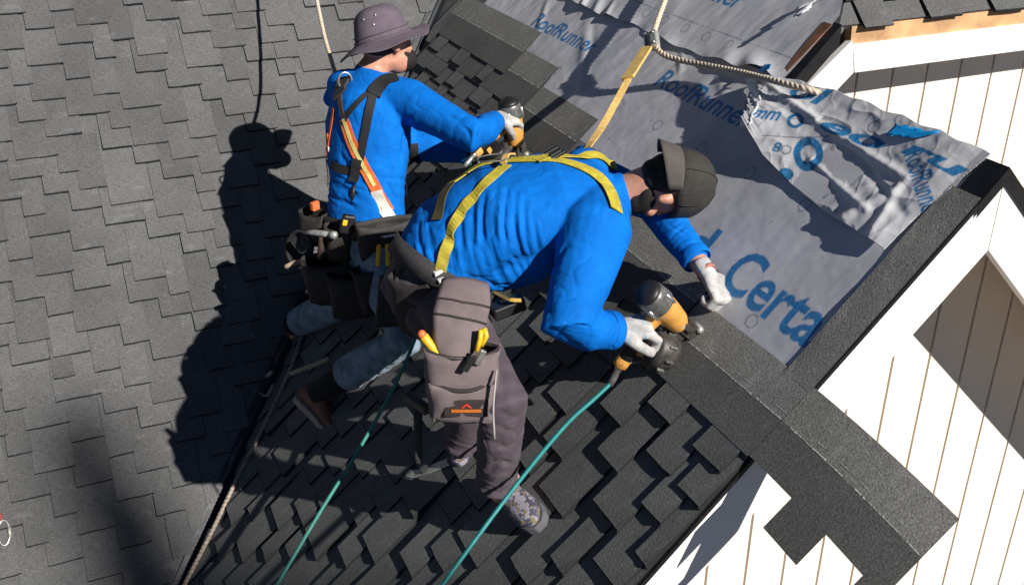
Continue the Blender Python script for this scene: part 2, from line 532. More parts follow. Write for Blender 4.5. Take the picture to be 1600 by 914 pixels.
def ribbon(pts, width, thick=0.003, bvh=None, lift=0.003, n=40, normal=None, smooth_n=2):
    """flat band along pts, laid on a surface when bvh is given"""
    S = spline(pts, n)
    N = []
    for i, p in enumerate(S):
        if bvh is not None:
            q, nn, _, _ = bvh.find_nearest(p)
            S[i] = q + nn * lift; N.append(nn.copy())
        else:
            N.append(Vector(normal[i] if isinstance(normal, list) else normal))
    for _ in range(smooth_n):
        N = [(N[max(i - 1, 0)] + N[i] * 2 + N[min(i + 1, n - 1)]).normalized() for i in range(n)]
        if bvh is not None:
            S = [S[0]] + [(S[i - 1] + S[i] * 2 + S[i + 1]) / 4 for i in range(1, n - 1)] + [S[-1]]
    V, F = [], []
    for i in range(n):
        t = (S[min(i + 1, n - 1)] - S[max(i - 1, 0)]).normalized()
        b = t.cross(N[i]).normalized() * (width / 2)
        for a, h in ((-1, 0), (1, 0), (1, 1), (-1, 1)):
            V.append(S[i] + b * a + N[i] * (thick * h))
    for i in range(n - 1):
        for j in range(4):
            k = (j + 1) % 4
            F.append((i * 4 + j, i * 4 + k, (i + 1) * 4 + k, (i + 1) * 4 + j))
    F += [(3, 2, 1, 0), tuple((n - 1) * 4 + j for j in range(4))]
    return V, F

def rope_mesh(pts, r, pitch=0.055, n=None):
    """three twisted strands as one lobed, twisting tube"""
    pl = spline(pts, 60)
    L = sum((pl[i + 1] - pl[i]).length for i in range(59))
    n = n or max(20, min(500, int(L / (pitch / 9))))
    pl = spline(pts, n)
    V, F = [], []
    seg = 12; s_prev = None; dist = 0
    for i in range(n):
        t = (pl[min(i + 1, n - 1)] - pl[max(i - 1, 0)]).normalized()
        if s_prev is None: s_prev = Vector((0.3, 0.2, 1))
        s = (s_prev - t * s_prev.dot(t)).normalized(); s_prev = s; b = t.cross(s)
        if i: dist += (pl[i] - pl[i - 1]).length
        for j in range(seg):
            a = 2 * math.pi * j / seg
            rr = r * (0.72 + 0.28 * abs(math.cos(1.5 * a)))
            a2 = a + dist / pitch * 2 * math.pi / 1.0
            V.append(pl[i] + s * (math.cos(a2) * rr) + b * (math.sin(a2) * rr))
    for i in range(n - 1):
        for j in range(seg):
            k = (j + 1) % seg
            F.append((i * seg + j, i * seg + k, (i + 1) * seg + k, (i + 1) * seg + j))
    F += [tuple(range(seg))[::-1], tuple((n - 1) * seg + j for j in range(seg))]
    return V, F

# ------------------------------------------------------------------ the house: frames of its roof slopes
R2 = math.sqrt(2)
GC, MC = 3.092, 6.5616            # gable slope z = x - GC ; main slope z = y - MC
HC = 3.447                        # hip slope above the rear wall z = y - HC
RIDGE_X = 2.165
RAKE_Y, WALL_Y = 1.800, 2.092
REAR_Y, REARWALL_Y = 2.690, 2.885

def GV(u, v, h=0.0):              # u along Y, v up the gable slope, h off the slope
    return Vector(((v - h) / R2, u, (v + h) / R2 - GC))
def MV(s, v, h=0.0):
    return Vector((s, (v - h) / R2, (v + h) / R2 - MC))
def HV(s, v, h=0.0):
    return Vector((s, (v - h) / R2, (v + h) / R2 - HC))
MAT_G = Matrix(((0, 1 / R2, -1 / R2), (-1, 0, 0), (0, 1 / R2, 1 / R2)))
MAT_M = Matrix(((1, 0, 0), (0, 1 / R2, -1 / R2), (0, 1 / R2, 1 / R2)))
def valley_u(v): return v / R2 + MC - GC          # u of the valley on the gable slope
def valley_s(v): return v / R2 - (MC - GC)        # x of the valley on the main slope

ground = mesh('ground', [(-300, -300, -8.5), (300, -300, -8.5), (300, 300, -8.5), (-300, 300, -8.5)], [(0, 1, 2, 3)],
              simple('bare_ground', (0.050, 0.040, 0.028), 0.95, var=0.4, scale=0.6, bmp=0.3, bscale=8))
ground['kind'] = 'structure'

house = empty('house', (0, 2.0, -8.5))
tag(house, 'white sided house with charcoal shingle roof being laid around a front gable', 'house')
HINV = Vector((0, 2.0, -8.5))
def H(o):
    """make a world-space object a part of the house"""
    o.parent = house; o.location = o.location - HINV
    return o

def slab(name, frame, poly, thick, mat):
    mb = MB()
    top = [frame(a, b, 0) for a, b in poly]; bot = [frame(a, b, -thick) for a, b in poly]
    n = len(poly)
    mb.add(top + bot, [tuple(range(n)), tuple(range(n, 2 * n))[::-1]] + [(i, (i + 1) % n, n + (i + 1) % n, n + i) for i in range(n)])
    return H(mb.build(name, mat))

V_EAVE = -1.5
main_roof = slab('main_roof', MV, [(-6, 3.41), (valley_s(3.41), 3.41), (3.6, (3.6 + MC - GC) * R2), (3.6, 12.7), (-6, 12.7)], 0.03, M_SHMI)
gable_roof = slab('gable_roof', GV, [(RAKE_Y, V_EAVE), (RAKE_Y, RIDGE_X * R2), (REAR_Y, RIDGE_X * R2), (REAR_Y, 2.335 * R2), (3.955, 3.6 * R2),
                                     (valley_u(3.6 * R2), 3.6 * R2), (valley_u(V_EAVE), V_EAVE)], 0.028, M_SHGI)
hip_roof = slab('hip_roof', HV, [(2.335, 2.69 * R2), (4.865, 2.69 * R2), (3.6, 3.955 * R2)], 0.028, M_SHMI)
mb = MB()
rz = RIDGE_X - GC
mb.prism([(RIDGE_X, RAKE_Y, rz - .001), (3.5, RAKE_Y, rz - 1.336), (3.5, REARWALL_Y, rz - 1.336), (RIDGE_X, REARWALL_Y, rz - .001)], (0, 0, -0.04))
far_slope = H(mb.build('far_roof_slope', M_DECK))
mb = MB()
mb.prism([(3.6, 3.96, 0.505), (4.9, 3.0, -0.79), (6.5, 4.0, -2.39), (6.5, 9, -2.39), (3.6, 9, 0.505)], (0, 0, -0.04))
H(mb.build('rear_roof_slope', M_DECK))

# ---- shingle tabs
TABS = {}
def tab_mesh(w, L, th, h0, mats, var):
    key = (round(w, 3), round(L, 3), mats[0].name, var)
    if key in TABS: return TABS[key]
    r = random.Random(hash((round(w * 1000), var)) & 0xffff)
    lip = 0.0045                       # black asphalt edge, run onto the top to paint in the butt's shadow line
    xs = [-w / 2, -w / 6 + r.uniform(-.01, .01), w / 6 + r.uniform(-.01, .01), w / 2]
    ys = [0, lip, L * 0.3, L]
    V, F, mi = [], [], []
    curl = r.uniform(0, 0.0018)
    jit = [r.uniform(-.0015, .0015) for _ in xs]
    for b in (0, 1):
        for j, y in enumerate(ys):
            for i, x in enumerate(xs):
                z = h0 * (1 - y / L) + 0.0008
                if j < 2:
                    y2 = y + jit[i] + (r.uniform(-.0012, .0012) if j == 1 and b == 0 else 0)
                    z += curl * (abs(x) / (w / 2)) ** 2
                    if j == 0: z -= .0022
                else: y2 = y
                V.append((x, y2, z - th * b * (1 if j < 3 else 0.4)))
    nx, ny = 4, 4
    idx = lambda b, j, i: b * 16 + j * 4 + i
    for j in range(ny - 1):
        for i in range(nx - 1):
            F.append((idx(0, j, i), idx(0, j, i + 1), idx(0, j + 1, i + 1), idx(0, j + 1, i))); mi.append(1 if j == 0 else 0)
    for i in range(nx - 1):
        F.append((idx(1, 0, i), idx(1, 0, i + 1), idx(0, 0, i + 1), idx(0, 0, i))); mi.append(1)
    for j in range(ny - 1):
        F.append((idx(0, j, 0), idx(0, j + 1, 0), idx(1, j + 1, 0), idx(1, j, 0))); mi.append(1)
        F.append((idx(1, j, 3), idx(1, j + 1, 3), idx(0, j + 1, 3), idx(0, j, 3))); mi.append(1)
    me = bpy.data.meshes.new('shingle'); me.from_pydata(V, [], F); me.update()
    me.polygons.foreach_set('material_index', mi)
    for m in mats: me.materials.append(m)
    TABS[key] = me
    return me

def clip_half(poly, n, d):
    """keep the part of a 2D polygon with n.p <= d"""
    out = []
    for i in range(len(poly)):
        a, b = poly[i], poly[(i + 1) % len(poly)]
        da = n[0] * a[0] + n[1] * a[1] - d; db = n[0] * b[0] + n[1] * b[1] - d
        if da <= 0: out.append(a)
        if da * db < 0:
            t = da / (da - db); out.append((a[0] + (b[0] - a[0]) * t, a[1] + (b[1] - a[1]) * t))
    return out

def clipped_tab(poly, vb, L, th, h0, mats):
    """prism tab for a cut piece; poly in (x, v) slope coordinates; returned in local coordinates about (0, vb)"""
    V, F, mi = [], [], []
    n = len(poly)
    for b in (0, 1):
        for x, v in poly:
            V.append((x, v - vb, h0 * (1 - (v - vb) / L) + 0.0008 - th * b))
    F.append(tuple(range(n))); mi.append(0)
    for i in range(n):
        k = (i + 1) % n
        F.append((i, n + i, n + k, k)); mi.append(1)
    me = bpy.data.meshes.new('shingle'); me.from_pydata(V, [], F); me.update()
    me.polygons.foreach_set('material_index', mi)
    for m in mats: me.materials.append(m)
    return me

def lay_rows(rows, frame, rot, E, wmin, wmax, per, th, h0, mats, parent, limits, clip, dirx, seed, in_view):
    """staggered tabs: each row's tabs start where those of the row above end"""
    r = random.Random(seed)
    L = 3 * E
    far = MB()
    n_obj = 0
    for k, vb in rows:
        lo, hi = limits(vb)
        if hi <= lo: continue
        s = math.floor((lo - 0.6 - k * per / 2) / per)
        while True:
            j = random.Random((s * 131 + k * 7 + seed) & 0xffffff)
            j2 = random.Random((s * 131 + (k + 1) * 7 + seed) & 0xffffff)
            brk = 0.3 * per * (1 if random.Random(s * 17 + (k // 4) * 3 + seed).random() < 0.3 else 0)
            a = s * per + k * per / 2 + j.uniform(-.14, .14) * per + brk
            b = s * per + (k + 1) * per / 2 + j2.uniform(-.14, .14) * per + brk + r.choice((0, 0, 0, .006, .012))
            s += 1
            if a > hi + 0.05: break
            b = max(b, a + wmin); b = min(b, a + wmax)
            if b < lo + 0.015 or a > hi - 0.015: continue
            v0 = vb + r.uniform(-.0035, .0035)
            a2, b2 = max(a, lo), min(b, hi)
            if b2 - a2 < 0.012: continue
            poly = [(a2, v0), (b2, v0), (b2, v0 + L), (a2, v0 + L)]
            cp = clip(poly)
            if len(cp) < 3: continue
            cut = len(cp) != 4 or any(abs(p[0] - q[0]) + abs(p[1] - q[1]) > 1e-6 for p, q in zip(cp, poly))
            c = frame((a2 + b2) / 2, v0 + E, 0)
            if in_view((a2 + b2) / 2, v0):
                if cut:
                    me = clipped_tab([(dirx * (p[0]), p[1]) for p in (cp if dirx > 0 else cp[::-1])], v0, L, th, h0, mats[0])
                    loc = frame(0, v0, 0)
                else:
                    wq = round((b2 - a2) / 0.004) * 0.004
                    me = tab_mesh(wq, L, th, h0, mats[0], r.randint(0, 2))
                    loc = frame((a2 + b2) / 2, v0, 0)
                o = bpy.data.objects.new('shingle', me)
                COL.objects.link(o); o.parent = parent
                tl = Matrix.Rotation(r.uniform(-.004, .004), 3, 'Z') @ Matrix.Rotation(r.uniform(-.003, .006), 3, 'X')
                mw = (rot @ tl).to_4x4(); mw.translation = loc - HINV
                o.matrix_local = Matrix.Translation(HINV - HINV) @ mw
                o.location = loc - HINV - (parent.location)
                n_obj += 1
            else:
                n = len(cp)
                if n < 3: continue
                top = [frame(x, v, h0 * (1 - (v - v0) / L) + .0008) for x, v in cp]
                bot = [frame(x, v, h0 * (1 - (v - v0) / L) + .0008 - th) for x, v in cp]
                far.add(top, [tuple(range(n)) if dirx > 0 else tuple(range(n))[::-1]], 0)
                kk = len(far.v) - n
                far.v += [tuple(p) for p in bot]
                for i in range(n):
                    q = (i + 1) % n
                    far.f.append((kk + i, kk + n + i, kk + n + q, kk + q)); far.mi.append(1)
    if far.v:
        me = bpy.data.meshes.new('shingle_field'); me.from_pydata(far.v, [], far.f); me.update()
        me.polygons.foreach_set('material_index', far.mi)
        o = link('shingle_field', me, list(mats[1]))
        o.parent = parent; o.location = -HINV - parent.location
        o['kind'] = 'stuff'
    return n_obj

# main slope
E_M = 0.0948
vp = 0.028 * R2
rows_m = [(k, 7.782 - E_M * k) for k in range(-6, 46)]
def clip_m(poly):     # cut along the valley flashing: s - v/sqrt2 <= -(MC-GC) - margin
    return clip_half(poly, (1.0, -1 / R2), -(MC - GC) - 0.028)
def view_m(s, v):
    return -0.66 < s and 4.98 < v < 7.86 and s < 2.0 and not (s < -0.40 and v > 7.3)
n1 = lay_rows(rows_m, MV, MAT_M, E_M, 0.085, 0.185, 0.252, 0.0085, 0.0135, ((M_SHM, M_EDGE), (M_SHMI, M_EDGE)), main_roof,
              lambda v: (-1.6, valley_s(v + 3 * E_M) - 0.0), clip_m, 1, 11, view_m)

# gable slope: unfinished courses step back from the rake
E_G = 0.1035
V_TOP = 1.993
STARTS = {0: 1.80, 1: 2.33, 2: 2.86, 3: 3.43, 4: 3.93, 5: 4.26}
rows_g = [(k, V_TOP + E_G * k) for k in range(5, -36, -1)]
def clip_g(poly):     # u <= v/sqrt2 + (MC-GC) - margin
    return clip_half(poly, (1.0, -1 / R2), (MC - GC) - 0.075)
def lim_g(v):
    k = round((v - V_TOP) / E_G)
    return (STARTS.get(k, 1.80 if k < 0 else 9), valley_u(v + 3 * E_G) - 0.02)
def view_g(u, v): return v > -0.15 and u < 5.3
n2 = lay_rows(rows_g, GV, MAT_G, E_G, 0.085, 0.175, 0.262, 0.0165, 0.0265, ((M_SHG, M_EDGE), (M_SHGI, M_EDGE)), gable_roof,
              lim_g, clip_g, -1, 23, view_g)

# hip slope above the rear wall
rows_h = [(k, 2.69 * R2 - 0.02 + E_M * k) for k in range(0, 12)]
def clip_h(poly):
    return clip_half(poly, (-1.0, 1 / R2), -(2.335 - 2.69) - 0.0)
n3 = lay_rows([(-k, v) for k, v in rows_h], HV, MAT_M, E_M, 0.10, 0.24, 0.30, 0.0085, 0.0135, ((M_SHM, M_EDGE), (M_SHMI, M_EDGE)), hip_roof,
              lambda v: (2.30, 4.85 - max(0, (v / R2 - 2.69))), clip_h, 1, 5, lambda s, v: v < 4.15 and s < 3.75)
print('shingles', n1, n2, n3)

def cells(ul, vl, mask, frame, hfun, th, sag=None):
    """solid sheet made of grid cells; mask(i, j) says which cells are there"""
    V, F, mi = [], [], []
    idx = {}
    def vid(i, j, b):
        if (i, j, b) not in idx:
            p = frame(ul[i], vl[j], hfun(ul[i], vl[j]) - th * b)
            if sag: p = p + sag(ul[i], vl[j])
            idx[(i, j, b)] = len(V); V.append(p)
        return idx[(i, j, b)]
    nu, nv = len(ul) - 1, len(vl) - 1
    ok = lambda i, j: 0 <= i < nu and 0 <= j < nv and mask(i, j)
    for i in range(nu):
        for j in range(nv):
            if not ok(i, j): continue
            q = [(i, j), (i + 1, j), (i + 1, j + 1), (i, j + 1)]
            F.append(tuple(vid(a, b, 0) for a, b in q)); mi.append(0)
            F.append(tuple(vid(a, b, 1) for a, b in q[::-1])); mi.append(1)
            for (di, dj), (p, s) in zip(((0, -1), (1, 0), (0, 1), (-1, 0)), ((0, 1), (1, 2), (2, 3), (3, 0))):
                if not ok(i + di, j + dj):
                    F.append((vid(*q[p], 0), vid(*q[p], 1), vid(*q[s], 1), vid(*q[s], 0))); mi.append(1)
    return V, F, mi

def dashes(mb_v, mb_f, mb_mi, ua, ub, v, frame, hfun, width, seed, dens=0.8, sag=None):
    r = random.Random(seed); u = ua
    while u < ub:
        l = r.uniform(.006, .03); w = width * r.uniform(.5, 1.1); vv = v + r.uniform(-.0006, .0006)
        if r.random() < dens:
            k = len(mb_v)
            for a, b in ((u, vv - w / 2), (u + l, vv - w / 2), (u + l, vv + w / 2), (u, vv + w / 2)):
                p = frame(a, b, hfun(a, b) + 0.0007)
                if sag: p = p + sag(a, b)
                mb_v.append(p)
            mb_f.append((k, k + 1, k + 2, k + 3)); mb_mi.append(2)
        u += l + r.uniform(0, .006)

def vl_of(p): return Vector(p).x * R2 + .012      # rough distance up the slope
def strip_obj(name, ul, vl, mask, hfun, line_v, ua, ub, seed, sag=None, th=0.0035):
    V, F, mi = cells(ul, vl, mask, GV, hfun, th, sag)
    for lv, w, dn in line_v: dashes(V, F, mi, ua, ub, lv, GV, hfun, w, seed, dn, sag)
    me = bpy.data.meshes.new(name); me.from_pydata([tuple(p) for p in V], [], F); me.update()
    bm = bmesh.new(); bm.from_mesh(me)
    bm.to_mesh(me); bm.free()
    if line_v:
        for p in range(len(F)):
            if mi[p] == 0 and sum(vl_of(V[q]) for q in F[p]) / len(F[p]) < line_v[0][0] - .004: mi[p] = 3
    me.polygons.foreach_set('material_index', mi)
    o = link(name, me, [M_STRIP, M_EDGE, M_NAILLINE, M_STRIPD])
    # faces wound for -u: flip so that the top looks outward
    me.flip_normals()
    o.parent = gable_roof; o.location = -HINV - gable_roof.location
    return o

# upper halves of the last courses (nailing zone with its chalk lines), and the untrimmed end past the rake
for k, u0 in STARTS.items():
    vb = V_TOP + E_G * k
    hf = lambda u, v, vb=vb: 0.0215 - 0.0155 * (v - vb - .08) / .254
    u_end = min(valley_u(vb) - .07, 6)
    a = u0 if k else 1.795
    piece = 0
    while a < u_end - .02:
        L = 1.06 if piece else random.Random(k).uniform(.62, .98)
        b = min(a + L, u_end)
        ulx = [a + (b - a) * i / 8 for i in range(9)]
        strip_obj('shingle_strip', ulx, [vb + .085, vb + .2145, vb + .334], lambda i, j: True, hf,
                  [(vb + .2156, .0042, .85), (vb + .236, .0022, .5)], a + .004, b - .004, k * 10 + piece)
        a = b + .0015; piece += 1
vb = V_TOP
ULX = [1.285, 1.315, 1.350, 1.36, 1.41, 1.468, 1.483, 1.55, 1.614, 1.63, 1.70, 1.75, 1.7935]
def over_mask(i, j):
    if j >= 1: return True
    m = (ULX[i] + ULX[i + 1]) / 2
    return 1.483 < m < 1.614 or m < 1.350
def over_sag(u, v):
    d = max(0, 1.80 - u)
    return Vector((0.02 * d * d, 0, -0.13 * d * d - 0.035 * d))
strip_obj('shingle_strip', ULX, [1.982, 2.083, 2.15, 2.2075, 2.327], over_mask, lambda u, v: 0.0215 - 0.0155 * (v - 2.07) / .254,
          [(vb + .2156, .0042, .85), (vb + .236, .0022, .5)], 1.29, 1.79, 77, over_sag)['label'] = 'untrimmed notched shingle end hanging past the rake'

# starter course up the rake
uls = [1.793, 1.83, 1.87, 1.901]
vls = [-1.4 + (2.967 + 1.4) * i / 40 for i in range(41)]
def rake_h(u, v): return (0.0075 if v > 2.3 else 0.003) + 0.0012 * math.sin(v * 23) * (u > 1.88)
for a, b in ((-1.4, 2.19), (2.2, 2.967)):
    vv = [a + (b - a) * i / 14 for i in range(15)]
    strip_obj('rake_starter_strip', uls, vv, lambda i, j: True, rake_h, [], 0, 0, 3, th=.004)

# ---- valley flashing
vl_pts = [(-1.3 + i * 0.25) for i in range(26)]
mb = MB()
for i in range(len(vl_pts) - 1):
    ring = []
    for x in (vl_pts[i], vl_pts[i + 1]):
        c = Vector((x, x + MC - GC, x - GC))
        dn = Vector((-1, -1, 2)).normalized()
        m_side = Vector((-1, 0, 0)) * 0.055 + Vector((0, -1, 1)).normalized() * 0.012
        m_edge = Vector((-1, 0, 0)) * 0.062 + Vector((0, -1, 1)).normalized() * 0.004
        g_side = Vector((0, -1, 0)) * 0.085 + Vector((-1, 0, 1)).normalized() * 0.006
        rib = dn * 0.022
        ring.append([c + m_edge, c + m_side, c + Vector((-.012, 0, .004)), c + rib, c + Vector((0, -.012, .004)), c + g_side])
    a, b = ring
    for j in range(5):
        mb.add([a[j], a[j + 1], b[j + 1], b[j]], [(0, 1, 2, 3)])
fl = H(mb.build('valley_flashing', M_FLASH))
bm = bmesh.new(); bm.from_mesh(fl.data); bmesh.ops.remove_doubles(bm, verts=bm.verts, dist=1e-5); bmesh.ops.recalc_face_normals(bm, faces=bm.faces); bm.to_mesh(fl.data); bm.free()
md = fl.modifiers.new('t', 'SOLIDIFY'); md.thickness = 0.0015; md.offset = 0

# ---- walls, boards, trim
def siding(parent_name, xs, y, ztop, zbot, th=0.014):
    """vertical boards with recessed joints on a backing wall; ztop(x) is the line they are cut to"""
    x0, x1 = xs[0], xs[-1]
    mbw = MB()
    pts = [x0] + [x for x in ((RIDGE_X,) if x0 < RIDGE_X < x1 else ())] + [x1]
    loop = [(x0, y + th, zbot), (x1, y + th, zbot)] + [(x, y + th, ztop(x)) for x in pts[::-1]]
    mbw.prism(loop, (0, 0.08, 0))
    w = H(mbw.build(parent_name, M_GROOVE))
    for a, b in zip(xs[:-1], xs[1:]):
        mb = MB()
        a2, b2 = a + .0045, b - .0045
        mid = [RIDGE_X] if a2 < RIDGE_X < b2 else []
        lp = [(a2, y, zbot), (b2, y, zbot)] + [(x, y, ztop(x)) for x in [b2] + mid + [a2]]
        mb.prism(lp, (0, th + .001, 0))
        o = mb.build('siding_board', M_SIDING, bevel=0.0015)
        o.parent = w; o.location = -HINV - w.location
    return w
xs_f = [1.592 + .1555 * j for j in range(-14, 13)]
front_wall = siding('gable_wall', xs_f, WALL_Y, lambda x: min(x - GC, rz - (x - RIDGE_X)) - .045, -5.0)
xs_b = [2.948 + .1645 * j for j in range(-6, 12)]
rear_wall = siding('rear_wall', xs_b, REARWALL_Y, lambda x: min(x - GC, -0.80) - .035, -2.3)
mb = MB(); mb.box((0.95, 2.6, -6.85), (4.9, 1.0, 3.4)); H(mb.build('gable_lower_wall', M_SIDING))
mb = MB(); mb.box((-3.3, 3.4, -6.3), (5.4, 1.2, 4.4)); H(mb.build('main_lower_wall', M_SIDING))

# front rake boards with the seam at the peak, drip edge, soffit underside
Wb = 0.150 * R2
yb = RAKE_Y - 0.004
mb = MB()
mb.prism([(RIDGE_X - .0015, yb, rz - .012), (RIDGE_X - .0015, yb, rz - .012 - Wb), (-1.1, yb, -1.1 - GC - .012 - Wb), (-1.1, yb, -1.1 - GC - .012)], (0, 0.030, 0))
H(mb.build('rake_board', M_WHITE, bevel=.002))
mb = MB()
mb.prism([(RIDGE_X + .0015, yb, rz - .012), (3.5, yb, rz - .012 - (3.5 - RIDGE_X)), (3.5, yb, rz - .012 - Wb - (3.5 - RIDGE_X)), (RIDGE_X + .0015, yb, rz - .012 - Wb)], (0, 0.030, 0))
H(mb.build('rake_board', M_WHITE, bevel=.002))
# soffit boards between rake board and wall
mb = MB()
for sg in (-1, 1):
    xe = -1.1 if sg < 0 else 3.5
    ze = rz - abs(xe - RIDGE_X)
    mb.prism([(RIDGE_X, yb + .03, rz - .05), (xe, yb + .03, ze - .05), (xe, WALL_Y + .01, ze - .05), (RIDGE_X, WALL_Y + .01, rz - .05)], (0, 0, .008))
H(mb.build('soffit', M_SIDING))
# black drip edge: a bent strip over each rake near the peak
def drip(name, pts, yfront, ydeep, lip, parent_fn=H):
    """pts: x,z along the edge; top flange reaches from yfront to ydeep, front lip hangs down"""
    V, F = [], []
    for x, z in pts:
        V += [(x, ydeep, z + .0035), (x, yfront, z + .0045), (x, yfront, z - lip)]
    for i in range(len(pts) - 1):
        for j in range(2):
            F.append((i * 3 + j, i * 3 + j + 1, (i + 1) * 3 + j + 1, (i + 1) * 3 + j))
    o = mesh(name, V, F, M_DRIP)
    md = o.modifiers.new('t', 'SOLIDIFY'); md.thickness = .002; md.offset = 0
    return parent_fn(o)
drip('drip_edge', [(-1.1, -1.1 - GC), (2.0, 2.0 - GC), (2.085, 2.085 - GC)], RAKE_Y - .011, RAKE_Y + .072, .011)
drip('drip_edge', [(2.086, 2.086 - GC + .001), (RIDGE_X, rz + .006)], RAKE_Y - .012, RAKE_Y + .072, .036)
drip('drip_edge', [(RIDGE_X, rz + .0075), (2.4, rz - .235 + .008), (3.5, rz - 1.335 + .008)], RAKE_Y - .0115, RAKE_Y + .072, .042)

# rear gable trim: rake board and drip edge, fascia with a bare wood strip above it
zc = 2.335 - GC
mb = MB()
mb.prism([(1.95, REAR_Y - .004, 1.95 - GC - .030), (2.395, REAR_Y - .004, zc - .052), (2.420, REAR_Y - .004, zc - .162), (1.95, REAR_Y - .004, 1.95 - GC - .195)], (0, .028, 0))
H(mb.build('rear_rake_board', M_WHITE, bevel=.002))
mb = MB()
mb.prism([(2.398, REAR_Y - .006, zc - .066), (4.85, REAR_Y - .006, zc - .066), (4.85, REAR_Y - .006, zc - .162), (2.423, REAR_Y - .006, zc - .162)], (0, .028, 0))
H(mb.build('fascia_board', M_WHITE, bevel=.002))
mb = MB()
mb.prism([(2.392, REAR_Y + .004, zc - .008), (4.85, REAR_Y + .004, zc - .008), (4.85, REAR_Y + .004, zc - .0665), (2.396, REAR_Y + .004, zc - .0665)], (0, .03, 0))
H(mb.build('bare_wood_fascia', M_WOOD))
mb = MB()
mb.prism([(1.9, REAR_Y + .022, -1.02), (4.85, REAR_Y + .022, -1.02), (4.85, REARWALL_Y, -1.02), (1.9, REARWALL_Y, -1.02)], (0, 0, .008))
mb.v = []; mb.f = []; mb.mi = []
mb.prism([(2.42, REAR_Y + .022, zc - .150), (4.85, REAR_Y + .022, zc - .150), (4.85, REARWALL_Y + .01, zc - .150), (2.42, REARWALL_Y + .01, zc - .150)], (0, 0, .008))
H(mb.build('rear_soffit', M_SIDING))
drip('rear_drip_edge', [(2.12, 2.12 - GC + .002), (2.335, zc + .002)], REAR_Y - .012, REAR_Y + .045, .062)
mb = MB()
mb.prism([GV(REAR_Y + .046, 2.12 * R2, .006), GV(REAR_Y + .022, 2.33 * R2, .006), GV(REAR_Y + .065, 2.33 * R2, .006), GV(REAR_Y + .060, 2.12 * R2, .006)], Vector((-1, 0, 1)) * .003)
H(mb.build('exposed_deck_edge', M_DARKWOOD))

# ---- printed underlayment
def text_mask(items, u0, u1, v0, v1, res=0.0015):
    """rasterise words and rings into a mask over the slope; x of the text runs along -u"""
    W = int((u1 - u0) / res); Hh = int((v1 - v0) / res)
    M = np.zeros((Hh, W), np.float32)
    def tri(p, M=M):
        p = np.array(p); x0, y0 = np.floor(p.min(0)).astype(int); x1, y1 = np.ceil(p.max(0)).astype(int)
        x0, y0 = max(x0, 0), max(y0, 0); x1, y1 = min(x1, W - 1), min(y1, Hh - 1)
        if x1 < x0 or y1 < y0: return
        X, Y = np.meshgrid(np.arange(x0, x1 + 1), np.arange(y0, y1 + 1))
        def e(a, b): return (b[0] - a[0]) * (Y - a[1]) - (b[1] - a[1]) * (X - a[0])
        w0, w1, w2 = e(p[0], p[1]), e(p[1], p[2]), e(p[2], p[0])
        ins = ((w0 >= 0) & (w1 >= 0) & (w2 >= 0)) | ((w0 <= 0) & (w1 <= 0) & (w2 <= 0))
        M[y0:y1 + 1, x0:x1 + 1] = np.maximum(M[y0:y1 + 1, x0:x1 + 1], ins)
    for it in items:
        if it[0] == 'text':
            _, body, ua, vbase, width, height, shear, bold, ang = it
            cu = bpy.data.curves.new('t', 'FONT'); cu.body = body; cu.shear = shear; cu.offset = bold; cu.resolution_u = 4; cu.fill_mode = 'FRONT'
            ob = bpy.data.objects.new('t', cu); COL.objects.link(ob)
            dg = bpy.context.evaluated_depsgraph_get(); dg.update()
            me = bpy.data.meshes.new_from_object(ob.evaluated_get(dg))
            co = get_co(me)[:, :2]; me.calc_loop_triangles()
            cx0, cx1 = co[:, 0].min(), co[:, 0].max()
            cap = 0.73
            sx = width / (cx1 - cx0); sy = height / cap
            lx = (co[:, 0] - cx0) * sx; ly = co[:, 1] * sy
            ca, sa = math.cos(ang), math.sin(ang)
            uu = ua - (lx * ca - ly * sa); vv = vbase + lx * sa + ly * ca
            P = np.stack([(uu - u0) / res, (vv - v0) / res], 1)
            for t in me.loop_triangles: tri(P[list(t.vertices)])
            bpy.data.objects.remove(ob); bpy.data.curves.remove(cu); bpy.data.meshes.remove(me)
        elif it[0] == 'ring':
            _, uc, vc, a, b, w, ang = it
            X, Y = np.meshgrid(u0 + np.arange(W) * res - uc, v0 + np.arange(Hh) * res - vc)
            ca, sa = math.cos(ang), math.sin(ang)
            x = X * ca + Y * sa; y = -X * sa + Y * ca
            d = np.abs(np.sqrt((x / a) ** 2 + (y / b) ** 2) - 1) * min(a, b)
            M[d < w / 2] = 1
        elif it[0] == 'disc':
            _, uc, vc, a, b = it
            X, Y = np.meshgrid(u0 + np.arange(W) * res - uc, v0 + np.arange(Hh) * res - vc)
            M[(X / a) ** 2 + (Y / b) ** 2 < 1] = 1
        elif it[0] == 'seg':
            _, ua, va, ub, vb_, w = it
            X, Y = np.meshgrid(u0 + np.arange(W) * res, v0 + np.arange(Hh) * res)
            dx, dy = ub - ua, vb_ - va; t = np.clip(((X - ua) * dx + (Y - va) * dy) / (dx * dx + dy * dy), 0, 1)
            M[np.hypot(X - ua - t * dx, Y - va - t * dy) < w / 2] = 1
    def sample(u, v):
        i = np.clip(((v - v0) / res).astype(int), 0, Hh - 1); j = np.clip(((u - u0) / res).astype(int), 0, W - 1)
        out = np.zeros(u.shape, np.float32)
        for di in (-1, 0, 1):
            for dj in (-1, 0, 1):
                out += M[np.clip(i + di, 0, Hh - 1), np.clip(j + dj, 0, W - 1)]
        ins = (u > u0) & (u < u1) & (v > v0) & (v < v1)
        return np.where(ins, out / 9, 0)
    return sample

